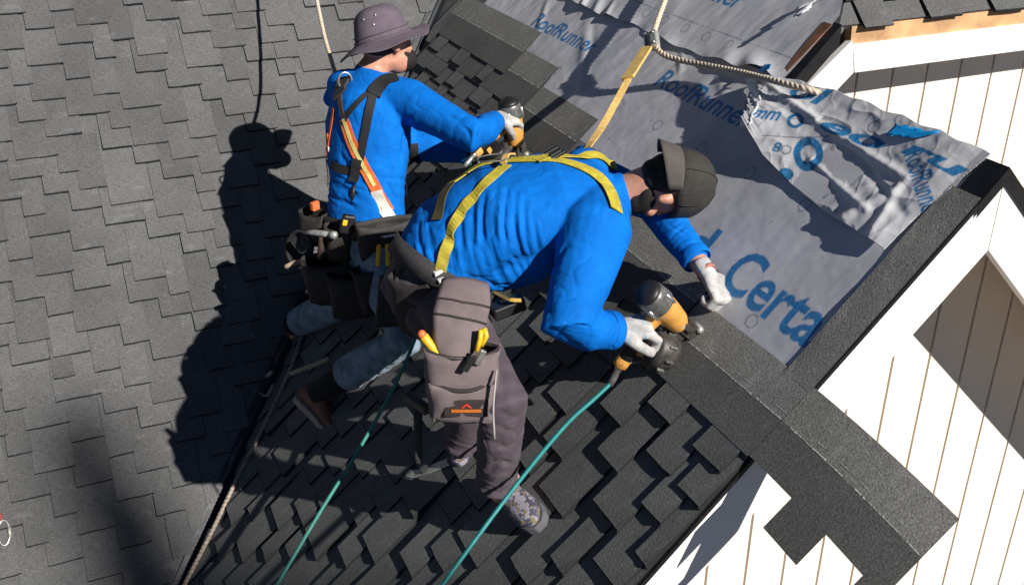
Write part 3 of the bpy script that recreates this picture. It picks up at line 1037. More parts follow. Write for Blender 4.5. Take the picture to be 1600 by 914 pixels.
def grid_sheet(name, U, Vv, Hh, mat, pm, tm, keep=None, frame=None):
    """U, Vv, Hh: 2D arrays of slope coordinates and height"""
    ny, nx = U.shape
    X = (Vv - Hh) / R2; Z = (Vv + Hh) / R2 - GC
    if frame is not None: X, Y, Z = frame(U, Vv, Hh)
    else: Y = U
    co = np.stack([X, Y, Z], -1).reshape(-1, 3)
    I = np.arange(ny * nx).reshape(ny, nx)
    q = np.stack([I[:-1, :-1], I[1:, :-1], I[1:, 1:], I[:-1, 1:]], -1).reshape(-1, 4)
    if keep is not None:
        kk = keep.reshape(-1); q = q[kk[q].all(1)]
    me = bpy.data.meshes.new(name)
    me.vertices.add(len(co)); me.vertices.foreach_set('co', co.ravel())
    me.loops.add(q.size); me.loops.foreach_set('vertex_index', q.ravel().astype(np.int32))
    me.polygons.add(len(q)); me.polygons.foreach_set('loop_start', np.arange(0, q.size, 4, dtype=np.int32))
    me.polygons.foreach_set('loop_total', np.full(len(q), 4, np.int32))
    me.update(calc_edges=True); me.validate()
    for nm, fn in (('print', pm), ('ticks', tm)):
        a = me.attributes.new(nm, 'FLOAT', 'POINT')
        a.data.foreach_set('value', fn(U.ravel(), Vv.ravel()).astype(np.float32) if fn else np.zeros(U.size, np.float32))
    o = link(name, me, mat, None, True)
    return o

r = random.Random(3)
prints = [('text', 'RoofRunner', 4.40, 2.852, 0.60, 0.078, 0.22, 0.018, 0.0), ('text', 'RoofRunner', 3.295, 2.856, 0.585, 0.083, 0.22, 0.018, 0.0),
          ('text', 'd', 2.555, 2.402, 0.095, 0.140, 0.0, 0.022, 0.0), ('text', 'Certa', 2.328, 2.396, 0.425, 0.150, 0.0, 0.022, 0.0)]
ticks = []
for uu, vv in [(2.117, 2.367), (2.264, 2.733), (2.545, 2.738), (3.384, 2.728), (3.655, 2.727), (2.82, 2.735), (3.10, 2.73), (3.93, 2.728), (4.2, 2.73), (2.40, 2.365), (2.68, 2.37)]:
    ticks.append(('ring', uu, vv, .022, .020, .0026, r.uniform(0, 3)))
for _ in range(26):
    a, b = r.uniform(1.95, 4.5), r.uniform(2.35, 2.8); an = r.uniform(0, 3.1); l = r.uniform(.006, .022)
    ticks.append(('seg', a, b, a + l * math.cos(an), b + l * math.sin(an), .0016))
pm = text_mask(prints, 1.8, 4.95, 2.1, 3.1); tm = text_mask(ticks, 1.8, 4.95, 2.1, 3.1)
nu, nv = 900, 250
ug, vg = np.meshgrid(np.linspace(1.80, 4.95, nu), np.linspace(2.15, RIDGE_X * R2 + .004, nv))
def wrinkle(u, v, seed, f0, asp, oct=3):
    k = f0 / 6.28
    return fbm2(u * k * 1.3, v * k * asp * 1.3, seed, oct)
amp = 0.0004 + 0.0024 * np.clip((vg - 2.55) / .5, 0, 1) ** 1.5 * np.clip((ug - 2.3) / .6, 0.25, 1)
hh = 0.0022 + amp * wrinkle(ug + (vg - 3) * .35, vg, 3, 42, .35) + 0.0004 * wrinkle(ug, vg, 8, 90, 1.0, 2) + .0008 * wrinkle(ug, vg, 14, 12, 1.0, 2)
# long diagonal rucks below the lap
for (ua, va, ub, vb2, w, a) in [(4.05, 3.02, 3.62, 2.66, .030, .006), (3.98, 3.0, 3.70, 2.78, .022, -.004), (3.10, 3.04, 2.86, 2.90, .02, .004), (4.45, 3.03, 4.25, 2.78, .02, .006), (3.3, 3.03, 3.2, 2.93, .015, .005)]:
    dx, dy = ub - ua, vb2 - va; t = np.clip(((ug - ua) * dx + (vg - va) * dy) / (dx * dx + dy * dy), 0, 1)
    d = np.hypot(ug - ua - t * dx, vg - va - t * dy)
    hh += a * np.exp(-(d / w) ** 2) * np.sin(np.pi * np.clip(t, .05, .95)) * .8
hh = np.maximum(hh, .0006)
under = H(grid_sheet('underlayment', ug, vg, hh, M_SHEET, pm, tm))
under['label'] = 'grey woven underlayment printed with blue words'
# upper sheet lapped over it, puckered and lifted along its lower edge
pm2 = text_mask([('text', 'RoofRunner', 3.775, 3.243, 0.59, .085, .22, .018, 0)], 2.7, 5.2, 3.0, 3.7)
tk2 = [('ring', uu, vv, .021, .019, .0026, .3) for uu, vv in [(3.519, 3.103), (3.368, 3.104), (3.226, 3.103), (3.08, 3.103), (3.66, 3.105)]] + \
      [('seg', 2.75, 3.139, 5.0, 3.128, .0022)]
tm2 = text_mask(tk2, 2.7, 5.2, 3.0, 3.7)
ug2, tg2 = np.meshgrid(np.linspace(2.715, 5.15, 620), np.linspace(0, 1, 170))
edge = 3.034 + .006 * np.sin(ug2 * 9) + .004 * np.sin(ug2 * 31 + 1) + .03 * np.exp(-((ug2 - 2.80) / .10) ** 2)
vg2 = edge + tg2 * (3.64 - edge)
hh2 = .0075 + .0016 * wrinkle(ug2 + (vg2 - 3) * .2, vg2, 21, 48, .5) + .004 * np.exp(-tg2 * 14) * (1 + np.sin(ug2 * 17) + .6 * np.sin(ug2 * 41))
for uc, w, a in ((2.86, .07, .035), (3.02, .05, .012), (4.0, .03, .012), (3.9, .02, .010), (4.12, .02, .010)):
    hh2 += a * np.exp(-((ug2 - uc - (vg2 - 3.05) * .5) / w) ** 2) * np.exp(-((vg2 - 3.04) / .055) ** 2)
keep2 = (vg2 / R2 < 2.335 + 0 * vg2) | (ug2 - 2.69 > (vg2 / R2 - 2.335))
upper = H(grid_sheet('upper_underlayment', ug2, vg2, hh2, M_SHEET, pm2, tm2, keep2))
upper['label'] = 'upper lapped underlayment sheet with puckered lower edge'

# loose crumpled sheet folded back over the ridge
S, T = np.meshgrid(np.linspace(0, 1, 330), np.linspace(0, 1, 170))
def edge_curve(pts, s):
    pts = np.array(pts); return np.interp(s, pts[:, 0], pts[:, 1])
low_u = 1.885 + S * (2.675 - 1.885)
low_v = edge_curve([(0, 2.728), (.35, 2.742), (.6, 2.768), (.8, 2.80), (.93, 2.845), (1, 2.87)], S)
top_u = 1.862 + S * (2.790 - 1.862)
top_v = edge_curve([(0, 3.085), (.3, 3.09), (.6, 3.09), (.9, 3.06), (1, 3.03)], S) + .004 * np.sin(S * 40)
jag = .012 * np.sin(T * 21) + .008 * np.sin(T * 47 + 1) + .005 * np.sin(T * 93)
uf = low_u + (top_u - low_u) * T + jag * np.clip((S - .85) / .15, 0, 1)
vf = low_v + (top_v - low_v) * T
right_cut = np.interp(vf, [2.72, 2.86, 2.93, 3.1], [1.912, 1.908, 1.895, 1.858])
uf = np.maximum(uf, right_cut - .0 + (S * .0))
cr = wrinkle(uf, vf, 31, 16, 1.2, 2)
cr2 = 1 - np.abs(wrinkle(uf + .4 * vf, vf, 37, 26, .7, 2)) * 2.0
lift = .016 + .034 * np.clip((S - .55) / .45, 0, 1) * (1 - .3 * T) + .010 * np.sin(S * 7 + 1) * (1 - T)
rid = 1 - 2.2 * np.abs(fbm2(uf * 5.5 + 3 * vf, vf * 8.0, 51, 2)); rid2 = 1 - 2.2 * np.abs(fbm2(uf * 11, vf * 13 - 4 * uf, 57, 2))
hf_ = lift + .006 * cr + .0024 * np.clip(rid, -.5, 1) ** 2 * np.sign(rid) + .0009 * np.clip(rid2, -.5, 1) ** 2 + .0015 * wrinkle(uf, vf, 39, 80, 1, 2)
for (ua, va, ub, vb2, w, a) in [(2.62, 2.99, 2.02, 2.93, .014, .008), (2.75, 3.02, 2.45, 2.98, .010, .006), (2.1, 2.76, 2.03, 2.87, .02, .010), (2.36, 2.86, 2.05, 2.80, .012, .006), (2.30, 2.95, 1.95, 2.84, .016, -.005), (1.98, 2.75, 2.02, 2.9, .014, .007)]:
    dx, dy = ub - ua, vb2 - va; t = np.clip(((uf - ua) * dx + (vf - va) * dy) / (dx * dx + dy * dy), 0, 1)
    d = np.hypot(uf - ua - t * dx, vf - va - t * dy); hf_ += a * np.exp(-(d / w) ** 2)
hf_ *= np.clip(.25 + (uf - 1.86) / .12, .25, 1)
hf_ = np.maximum(hf_, .0105)
fprint = [('ring', 2.385, 2.872, .052, .034, .022, .5), ('disc', 2.40, 2.785, .028, .02), ('text', 'mm', 2.66, 2.885, .10, .05, .2, .03, .35), ('text', 'ol', 2.62, 3.01, .15, .06, .2, .03, .1),
          ('ring', 2.515, 2.945, .026, .02, .011, .3), ('text', 'eo', 2.42, 2.955, .26, .055, .2, .03, .05), ('text', 'ru', 2.10, 2.99, .22, .05, .2, .03, 0), ('text', 'RoofRunner', 2.08, 2.985, .24, .06, .2, .02, -.6),
          ('text', '8', 2.50, 2.822, .03, .034, 0, .02, .4)]
ftick = [('ring', 2.46, 2.85, .017, .014, .003, .2), ('ring', 2.425, 2.905, .015, .013, .003, .2), ('seg', 2.57, 2.85, 2.36, 2.95, .003), ('ring', 2.25, 3.03, .02, .018, .003, 0), ('seg', 2.55, 2.94, 2.40, 3.0, .002)]
flap = H(grid_sheet('loose_underlayment_sheet', uf, vf, hf_, M_FLAP, text_mask(fprint, 1.84, 2.85, 2.7, 3.12, .0012), text_mask(ftick, 1.84, 2.85, 2.7, 3.12, .0012)))
md = flap.modifiers.new('t', 'SOLIDIFY'); md.thickness = .0012
flap['label'] = 'crumpled torn underlayment sheet thrown over the ridge'
# torn white lip and blue film scraps on the loose sheet
def scrap(name, pts, mat, amp, seed):
    P = [Vector(p) for p in pts]
    n = 14
    V, F = [], []
    rr = random.Random(seed)
    for i in range(n):
        for j in range(6):
            s, t = i / (n - 1), j / 5
            p = P[0].lerp(P[1], s).lerp(P[3].lerp(P[2], s), t)
            p = p + Vector((-1, 0, 1)).normalized() * (amp * math.sin(s * 9 + t * 5 + seed) + rr.uniform(-.2, .2) * amp)
            if j in (0, 5): p = p + Vector((rr.uniform(-.004, .004), rr.uniform(-.006, .006), rr.uniform(-.004, .004)))
            V.append(p)
    for i in range(n - 1):
        for j in range(5):
            F.append((i * 6 + j, i * 6 + j + 1, (i + 1) * 6 + j + 1, (i + 1) * 6 + j))
    o = mesh(name, V, F, mat, None, True)
    md = o.modifiers.new('t', 'SOLIDIFY'); md.thickness = .001
    o.parent = flap; o.location = -HINV - flap.location
    return o
scrap('torn_edge', [GV(2.80, 3.03, .055), GV(2.675, 2.95, .060), GV(2.70, 2.935, .057), GV(2.825, 3.00, .045)], M_TORN, .003, 1)
scrap('torn_edge', [GV(2.68, 2.945, .058), GV(2.63, 2.855, .062), GV(2.675, 2.842, .055), GV(2.72, 2.93, .047)], M_TORN, .003, 2)
scrap('blue_scrap', [GV(2.83, 3.07, .03), GV(2.77, 3.085, .045), GV(2.765, 3.06, .045), GV(2.82, 3.045, .03)], M_BLUEF, .003, 3)
scrap('blue_scrap', [GV(2.835, 3.01, .004), GV(2.76, 2.89, .006), GV(2.72, 2.93, .05), GV(2.80, 3.02, .05)], simple('navy_film', (.004, .04, .2), .4), .001, 4)
scrap('blue_scrap', [GV(2.175, 3.055, .028), GV(2.03, 3.082, .026), GV(2.09, 3.035, .030), GV(2.175, 3.015, .032)], M_BLUEF, .001, 5)
scrap('torn_edge', [GV(2.90, 3.31, .02), GV(2.83, 3.25, .055), GV(2.80, 3.28, .06), GV(2.85, 3.36, .02)], M_TORN, .004, 6)

# ------------------------------------------------------------------ people
N_G = Vector((-1, 0, 1)).normalized()         # gable slope normal
UP_G = Vector((1, 0, 1)).normalized()         # up the gable slope
def V3(p): return Vector(p)
def lerp(a, b, t): return V3(a).lerp(V3(b), t)

def part(me, name, mat, root, smooth=True):
    """mesh in world coordinates as a part of root"""
    o = link(name, me, mat, None, smooth)
    o.parent = root
    o.location = -root.matrix_basis.translation if root.parent is None else -(root.matrix_basis.translation + root.parent.matrix_basis.translation)
    return o
def partmb(mb, name, mat, root, smooth=True, bevel=0.0):
    o = mb.build(name, mat, None, smooth, bevel)
    o.parent = root
    o.location = -root.matrix_basis.translation if root.parent is None else -(root.matrix_basis.translation + root.parent.matrix_basis.translation)
    return o
def rib_part(name, mat, root, pts, width, bvh=None, thick=.003, lift=.003, n=40, normal=None):
    v, f = ribbon(pts, width, thick, bvh, lift, n, normal)
    mb = MB(); mb.add(v, f)
    return partmb(mb, name, mat, root, False)

def hand_shape(wrist, fdir, pnorm, thumb_side, curls, spread=0.006, thumb=(0.6, 0.5), sc=1.0, fat=1.0):
    """palm and five fingers; fdir: along the fingers, pnorm: out of the palm, thumb_side: +1/-1 along fdir x pnorm"""
    f = unit(fdir); n = V3(pnorm); n = (n - f * n.dot(f)).normalized(); s = f.cross(n) * thumb_side
    w = V3(wrist); mb = MB()
    L = .088 * sc
    mb.tube([w - f * .05, w, w + f * (.035 * sc), w + f * L], [(.030 * sc, .024 * sc), (.030 * sc, .022 * sc), (.040 * sc, .019 * sc), (.042 * sc, .016 * sc)], 14, s)
    lens = (.076, .084, .078, .062)
    for i, (ln, cu) in enumerate(zip(lens, curls)):
        off = (1.5 - i) * .0205 * sc
        base = w + f * (L - .012 * sc) + s * off
        d = (f + s * (1.5 - i) * spread * 6).normalized()
        pts = [base - f * .015, base]; ang = 0; p = base
        for q, fr in enumerate((.45, .31, .24)):
            ang += cu[q]
            dd = (d * math.cos(ang) + n * math.sin(ang)).normalized()
            p = p + dd * (ln * fr * sc * 1.08); pts.append(p)
        mb.tube(pts, [r_ * sc * fat for r_ in (.0105, .0108, .0102, .0095, .008)], 9)
    b = w + f * (.022 * sc) + s * (.030 * sc)
    d1 = (s * thumb[0] + f * .75 + n * thumb[1]).normalized(); d2 = (f * .95 + n * thumb[1] * 1.2 - s * .05).normalized()
    p1 = b + d1 * (.040 * sc); p2 = p1 + d2 * (.03 * sc); p3 = p2 + d2 * (.022 * sc)
    mb.tube([b - d1 * .02, b, p1, p2, p3], [r_ * sc * fat for r_ in (.014, .0155, .0125, .0112, .009)], 9)
    return mb

def shoe(root, name, ankle, toe_dir, upn, leather, sole_mat, Ls=.275, high=False, shaft=None):
    t = unit(toe_dir); n = V3(upn); n = (n - t * n.dot(t)).normalized(); s = t.cross(n)
    a = V3(ankle)                      # centre of the ankle, about 9 cm over the sole
    heel = a - t * .065 - n * .075
    mb = MB()
    sec = [(0, .030, .030, .032), (.04, .036, .04, .040), (.10, .037, .042, .044), (.16, .043, .030, .034), (.21, .046, .026, .030), (.25, .040, .022, .026), (.275, .022, .014, .018)]
    k = Ls / .275
    mb.tube([heel + t * (x * k) + n * h for x, w, b, h in sec], [(w, b) for x, w, b, h in sec], 16, s)
    sh = unit(shaft) if shaft is not None else n
    mb.tube([a - n * .045 + t * .005, a + sh * .02, a + sh * (.12 if high else .03)], [(.038, .052), (.036, .046), (.041, .05)], 14, s)
    me = fuse(mb, .005, 3); 
    add_folds(me, [], .0018, 3)
    o = part(me, name, leather, root)
    ms = MB()
    sp = [(-.012, .028), (.0, .035), (.06, .036), (.12, .037), (.17, .046), (.22, .048), (.262, .038), (.285, .016)]
    prev = None; V, F = [], []
    for x, w in sp:
        c = heel + t * (x * k) - n * .004
        for dw, dn in ((-w, .012), (w, .012), (w, -.020), (-w, -.020)):
            V.append(c + s * dw + n * dn)
    for i in range(len(sp) - 1):
        for j in range(4):
            F.append((i * 4 + j, i * 4 + (j + 1) % 4, i * 4 + 4 + (j + 1) % 4, i * 4 + 4 + j))
    F += [(3, 2, 1, 0), tuple(len(V) - 4 + j for j in range(4))]
    ms.add(V, F); so = partmb(ms, 'sole', sole_mat, o, False, .004)
    return o, (t, n, s, heel)

def head_shape(c, face, crown, sc=1.0):
    """skull, jaw, nose, ears; face: where the nose points, crown: towards the top of the head"""
    f = unit(face); k = V3(crown); k = (k - f * k.dot(f)).normalized(); s = f.cross(k)
    c = V3(c); mb = MB()
    mb.ell(c + k * .028 * sc - f * .008, (f * .098 * sc, s * .077 * sc, k * .092 * sc), 18, 12)
    mb.ell(c - k * .055 * sc + f * .030 * sc, (f * .062 * sc, s * .056 * sc, k * .064 * sc), 16, 10)
    mb.ell(c - k * .088 * sc + f * .068 * sc, (f * .024 * sc, s * .026 * sc, k * .022 * sc))
    mb.tube([c + k * .018 * sc + f * .086 * sc, c - k * .012 * sc + f * .105 * sc, c - k * .024 * sc + f * .108 * sc], [.008, .011, .013])
    mb.ell(c + k * .03 * sc + f * .082 * sc, (f * .014, s * .05 * sc, k * .009))
    mb.ell(c - k * .058 * sc + f * .088 * sc, (f * .010, s * .024, k * .007))
    for sg in (-1, 1):
        mb.ell(c + s * sg * .034 + k * .004 + f * .078, (f * .010, s * .013, k * .009))
        mb.ell(c + s * sg * .078 * sc - f * .008 - k * .004, (f * .020 * sc + s * sg * -.008, s * sg * .010 + f * .004, k * .032 * sc))
        mb.ell(c + s * sg * .05 + f * .058 - k * .03, (f * .022, s * .016, k * .02))
    return mb, (f, k, s)

# ================================================================== the roofer in the foreground, bent over his nail gun
A = dict(
    pelvis=(0.898, 2.723, -1.446), waist=(0.989, 2.730, -1.318), ribs=(1.143, 2.672, -1.233), chest=(1.296, 2.634, -1.204), upper=(1.420, 2.612, -1.189), neck=(1.503, 2.594, -1.179),
    hipR=(0.926, 2.566, -1.442), kneeR=(0.955, 2.255, -1.584), ankR=(0.976, 2.348, -1.929), hipL=(0.899, 2.875, -1.480), kneeL=(1.016, 2.560, -1.692), ankL=(0.990, 2.690, -2.008),
    shR=(1.324, 2.429, -1.198), elR=(1.153, 2.241, -1.385), wrR=(1.317, 2.271, -1.445),
    shL=(1.457, 2.795, -1.161), elL=(1.630, 2.618, -1.234), wrL=(1.648, 2.312, -1.352), head=(1.604, 2.534, -1.142))
A = {k: V3(v) for k, v in A.items()}
LAT = Vector((0.05, -1, 0.0)).normalized()       # towards his right side
man = empty('person', tuple(A['ankR'] - N_G * .1))
tag(man, 'person in blue shirt, yellow harness and backward black cap bending over a nail gun', 'person', 'roofers at work')

# body (continuous)
hd, (hf, hk, hs) = head_shape(A['head'], Vector((-0.02, 0.34, -0.94)), Vector((0.93, -0.33, 0.05)))
mb = hd
tor = [A['pelvis'], A['waist'], A['ribs'], A['chest'], A['upper'], A['neck']]
mb.tube(tor, [(.14, .11), (.135, .095), (.155, .11), (.17, .11), (.13, .09), (.062, .06)], 20, LAT)
mb.tube([A['upper'], A['neck'], A['head'] - hk * .02 - hf * .02], [.07, .062, .058], 14)
for a, b, c in (('shR', 'elR', 'wrR'), ('shL', 'elL', 'wrL')):
    mb.tube([A['upper'], A[a], lerp(A[a], A[b], .5), A[b], lerp(A[b], A[c], .4), A[c]], [.06, .055, .046, .038, .04, .027], 12)
    mb.ell(A[c] + (A[c] - A[b]).normalized() * .035, [(A[c] - A[b]).normalized() * .04, Vector((0, .016, 0)), Vector((0, 0, .014))])
for a, b, c in (('hipR', 'kneeR', 'ankR'), ('hipL', 'kneeL', 'ankL')):
    mb.tube([A['pelvis'], A[a], lerp(A[a], A[b], .5), A[b], lerp(A[b], A[c], .35), A[c]], [.09, .085, .068, .052, .052, .035], 14)
    mb.ell(A[c] - N_G * .04, [UP_G * .06, Vector((0, .035, 0)), N_G * .035])
body = part(fuse(mb, .007, 2), 'body', M_SKIN, man)

# shirt
mb = MB()
dors = (A['chest'] - A['waist']).cross(LAT).normalized()
if dors.z < 0: dors = -dors
wst = lerp(A['pelvis'], A['waist'], .52)
mb.tube([wst, A['waist'] + dors * .012, A['ribs'] + dors * .036, A['chest'] + dors * .032, A['upper'] + dors * .004, lerp(A['upper'], A['neck'], .72)],
        [(.172, .146), (.188, .134), (.208, .136), (.208, .132), (.168, .112), (.072, .068)], 26, LAT)
axs = (A['chest'] - A['waist']).normalized()
mb.ell(lerp(A['waist'], A['ribs'], .75) + LAT * .135 - dors * .055, (axs * .17, LAT * .065, dors * .10), 16, 10)
mb.ell(A['ribs'] + dors * .05, ((A['chest'] - A['ribs']).normalized() * .20, LAT * .155, dors * .11), 18, 12)
mb.ell(lerp(A['upper'], A['shR'], .55) + dors * .02, ((A['shR'] - A['upper']).normalized() * .12, dors * .085, LAT.cross(dors) * .09), 16, 10)
mb.ell(lerp(A['upper'], A['shL'], .55) + dors * .02, ((A['shL'] - A['upper']).normalized() * .12, dors * .085, LAT.cross(dors) * .09), 16, 10)
mb.tube([A['neck'] - (A['neck'] - A['upper']).normalized() * .02, A['neck'] + (A['head'] - A['neck']).normalized() * .012], [(.078, .074), (.072, .070)], 18, LAT)
cuffR = lerp(A['elR'], A['wrR'], .93); cuffL = lerp(A['elL'], A['wrL'], .80)
mb.tube([lerp(A['upper'], A['shR'], .55), A['shR'], lerp(A['shR'], A['elR'], .45), A['elR'] + Vector((-.008, 0, -.005)), lerp(A['elR'], A['wrR'], .35), cuffR],
        [.102, .108, .090, .076, .066, .054], 20)
mb.tube([lerp(A['upper'], A['shL'], .55), A['shL'], lerp(A['shL'], A['elL'], .5), A['elL'], lerp(A['elL'], A['wrL'], .4), cuffL],
        [.09, .088, .070, .060, .056, .044], 16)
shirt_me = fuse(mb, .0042, 9)
BVHS = {}
BVHS['shirt2'] = bvh_of(shirt_me)
folds = [
    ([(1.034, 2.633, -1.107), (0.988, 2.544, -1.205), (1.031, 2.541, -1.355)], 0.008957, -0.007039),
    ([(1.053, 2.602, -1.098), (1.011, 2.527, -1.192), (1.059, 2.522, -1.335)], 0.007975, -0.008252),
    ([(1.087, 2.597, -1.087), (1.039, 2.507, -1.178), (1.095, 2.506, -1.332)], 0.009538, -0.005831),
    ([(1.110, 2.572, -1.089), (1.064, 2.487, -1.179), (1.125, 2.496, -1.329)], 0.006276, -0.009556),
    ([(1.127, 2.553, -1.092), (1.093, 2.473, -1.185), (1.145, 2.488, -1.319)], 0.007643, -0.007566),
    ([(1.138, 2.512, -1.111), (1.119, 2.463, -1.196), (1.164, 2.487, -1.326)], 0.008062, -0.007507),
    ([(1.150, 2.484, -1.130), (1.151, 2.455, -1.213), (1.182, 2.490, -1.338)], 0.008524, -0.008378),
    ([(1.198, 2.364, -1.198), (1.173, 2.378, -1.246), (1.202, 2.509, -1.366)], 0.009582, -0.008902),
    ([(0.957, 2.656, -1.164), (0.934, 2.579, -1.240), (0.983, 2.546, -1.348)], 0.009568, -0.007565),
    ([(0.990, 2.633, -1.138), (0.960, 2.559, -1.226), (1.011, 2.560, -1.371)], 0.008435, -0.007015),
    ([(0.922, 2.737, -1.189), (0.892, 2.632, -1.243), (0.903, 2.573, -1.313)], 0.00888, -0.004075),
    ([(0.892, 2.730, -1.212), (0.869, 2.667, -1.254), (0.873, 2.606, -1.300)], 0.00831, -0.005454),
    ([(1.040, 2.608, -1.109), (1.001, 2.533, -1.200), (1.047, 2.531, -1.350)], 0.00565, 0.002809),
    ([(1.097, 2.586, -1.088), (1.053, 2.494, -1.179), (1.111, 2.501, -1.333)], 0.006882, 0.005014),
    ([(1.136, 2.536, -1.097), (1.107, 2.467, -1.192), (1.157, 2.488, -1.325)], 0.006562, 0.006524),
    ([(1.041, 2.543, -1.373), (1.078, 2.538, -1.390), (1.132, 2.545, -1.403)], 0.00819, -0.006681),
    ([(0.987, 2.536, -1.329), (1.056, 2.536, -1.372), (1.109, 2.516, -1.370)], 0.007318, -0.007273),
    ([(1.601, 2.473, -1.247), (1.618, 2.437, -1.254), (1.638, 2.410, -1.263)], 0.005218, -0.00449),
    ([(1.611, 2.392, -1.285), (1.625, 2.364, -1.290), (1.646, 2.359, -1.293)], 0.006048, -0.002412),
    ([(1.117, 2.252, -1.414), (1.119, 2.194, -1.340), (1.160, 2.199, -1.323)], 0.00595, -0.003385),
    ([(1.230, 2.217, -1.347), (1.232, 2.198, -1.378), (1.218, 2.189, -1.418)], 0.006213, -0.003252),
    ([(1.181, 2.201, -1.322), (1.191, 2.192, -1.370), (1.186, 2.205, -1.430)], 0.005566, -0.002917),
    ([(1.525, 2.688, -1.128), (1.446, 2.551, -1.111), (1.357, 2.366, -1.120)], 0.006862, -0.003909),
]
add_folds(shirt_me, folds, .0010, 4)
o2 = lerp(A['waist'], A['ribs'], .5)
creases(shirt_me, o2, axs, (LAT * .75 - dors * .66), 22, 2.2, .0050, lambda a, l, co: np.exp(-((a - .01) / .15) ** 2) * np.clip(.35 + l / .15, .15, 1) * (np.linalg.norm(co - np.array(A['elR']), axis=1) > .17), 5, .8, .10)
armd = (A['elR'] - A['shR']).normalized(); fard = (A['wrR'] - A['elR']).normalized()
creases(shirt_me, A['elR'], armd, armd.orthogonal().normalized(), 20, 7, .0050, lambda a, l, co: np.exp(-(np.linalg.norm(co - np.array(A['elR']), axis=1) / .13) ** 2), 8, .8)
creases(shirt_me, A['wrR'], fard, fard.orthogonal().normalized(), 28, 8, .0040, lambda a, l, co: np.exp(-(np.linalg.norm(co - np.array(lerp(A['elR'], A['wrR'], .6)), axis=1) / .10) ** 2), 12, .8)
fl_ = (A['wrL'] - A['elL']).normalized()
creases(shirt_me, A['wrL'], fl_, fl_.orthogonal().normalized(), 24, 8, .0040, lambda a, l, co: np.exp(-(np.linalg.norm(co - np.array(lerp(A['elL'], A['wrL'], .5)), axis=1) / .13) ** 2), 15, .8)
creases(shirt_me, A['pelvis'], axs, LAT, 16, 9, .0040, lambda a, l, co: np.exp(-((co - np.array(wst)) @ np.array(axs) / .07) ** 2), 18, .7)
shirt = part(shirt_me, 'shirt', M_SHIRT, man)
SB = bvh_of(shirt_me); BVHS['shirt2'] = SB

for e_, w_, c_, r_ in (('elR', 'wrR', cuffR, .0565), ('elL', 'wrL', cuffL, .0475)):
    d = (A[w_] - A[e_]).normalized()
    V, F = tube([c_ - d * .030, c_ - d * .027, c_ - d * .012, c_ + d * .004, c_ + d * .006], [r_ * .96, r_ * 1.02, r_ * 1.02, r_ * .99, r_ * .93], 28, None, False)
    mb = MB(); mb.add(V, F); o = partmb(mb, 'shirt_cuff', M_SHIRT, man); md = o.modifiers.new('t', 'SOLIDIFY'); md.thickness = .003

# trousers
mb = MB()
bk = lerp(A['pelvis'], A['waist'], .62)
mb.tube([lerp(A['pelvis'], lerp(A['hipR'], A['hipL'], .5), 1.2), A['pelvis'], bk], [(.14, .11), (.162, .130), (.162, .134)], 22, LAT)
mb.ell(A['pelvis'] - (A['waist'] - A['pelvis']).normalized() * .03 + LAT * .07, [Vector((.080, 0, 0)), Vector((0, .08, 0)), Vector((0, 0, .11))])
mb.ell(A['pelvis'] - (A['waist'] - A['pelvis']).normalized() * .03 - LAT * .07, [Vector((.080, 0, 0)), Vector((0, .08, 0)), Vector((0, 0, .11))])
for s_ in 'RL':
    h, k, a = A['hip' + s_], A['knee' + s_], A['ank' + s_]
    mb.tube([h + (h - k).normalized() * .04, h, lerp(h, k, .5), k + (k - lerp(h, a, .5)).normalized() * .01, lerp(k, a, .45), lerp(k, a, .85), lerp(k, a, 1.0)], [.092, .098, .084, .072, .067, .064, .067], 18)
tr_me = fuse(mb, .006, 5)
BVHS['trous2'] = bvh_of(tr_me)
add_folds(tr_me, [
    ([(0.922, 2.192, -1.564), (0.960, 2.197, -1.607), (0.995, 2.209, -1.613)], .009, -.008), ([(0.914, 2.212, -1.619), (0.955, 2.209, -1.656), (0.996, 2.219, -1.659)], .009, -.008),
    ([(0.917, 2.233, -1.693), (0.954, 2.225, -1.720), (0.990, 2.228, -1.709)], .010, -.008), ([(0.917, 2.281, -1.825), (0.950, 2.242, -1.781), (0.998, 2.258, -1.817)], .010, -.010),
    ([(0.929, 2.283, -1.869), (0.957, 2.259, -1.839), (0.990, 2.266, -1.858)], .008, .007), ([(0.963, 2.312, -1.476), (0.958, 2.257, -1.506), (0.945, 2.215, -1.530)], .012, -.005)], .0035, 9)
for s_ in 'RL':
    kd = (A['ank' + s_] - A['knee' + s_]).normalized()
    creases(tr_me, A['knee' + s_], kd, kd.orthogonal().normalized(), 17, 6, .0055, lambda a, l, co: np.exp(-(np.linalg.norm(co - np.array(lerp(A['knee' + s_], A['ank' + s_], .15)), axis=1) / .12) ** 2), 22, .8)
    creases(tr_me, A['ank' + s_], kd, kd.orthogonal().normalized(), 20, 6, .0075, lambda a, l, co: np.exp(-(np.linalg.norm(co - np.array(A['ank' + s_]), axis=1) / .13) ** 2), 25, .8)
creases(tr_me, A['hipR'], (A['kneeR'] - A['hipR']).normalized(), LAT, 12, 5, .0040, None, 28, .6)
part(tr_me, 'trousers', M_TROUS, man)
TB = bvh_of(tr_me); BVHS['trous2'] = TB

# shoes
shoe(man, 'shoe', A['ankR'] + N_G * .0 , Vector((.10, -.97, .0)), Vector((-.6, -.05, .78)), M_CAMO, simple('grey_sole', (.10, .10, .11), .7), .235)
shoe(man, 'shoe', A['ankL'], Vector((.72, .2, .70)), N_G, M_CAMO, MATS['grey_sole'])

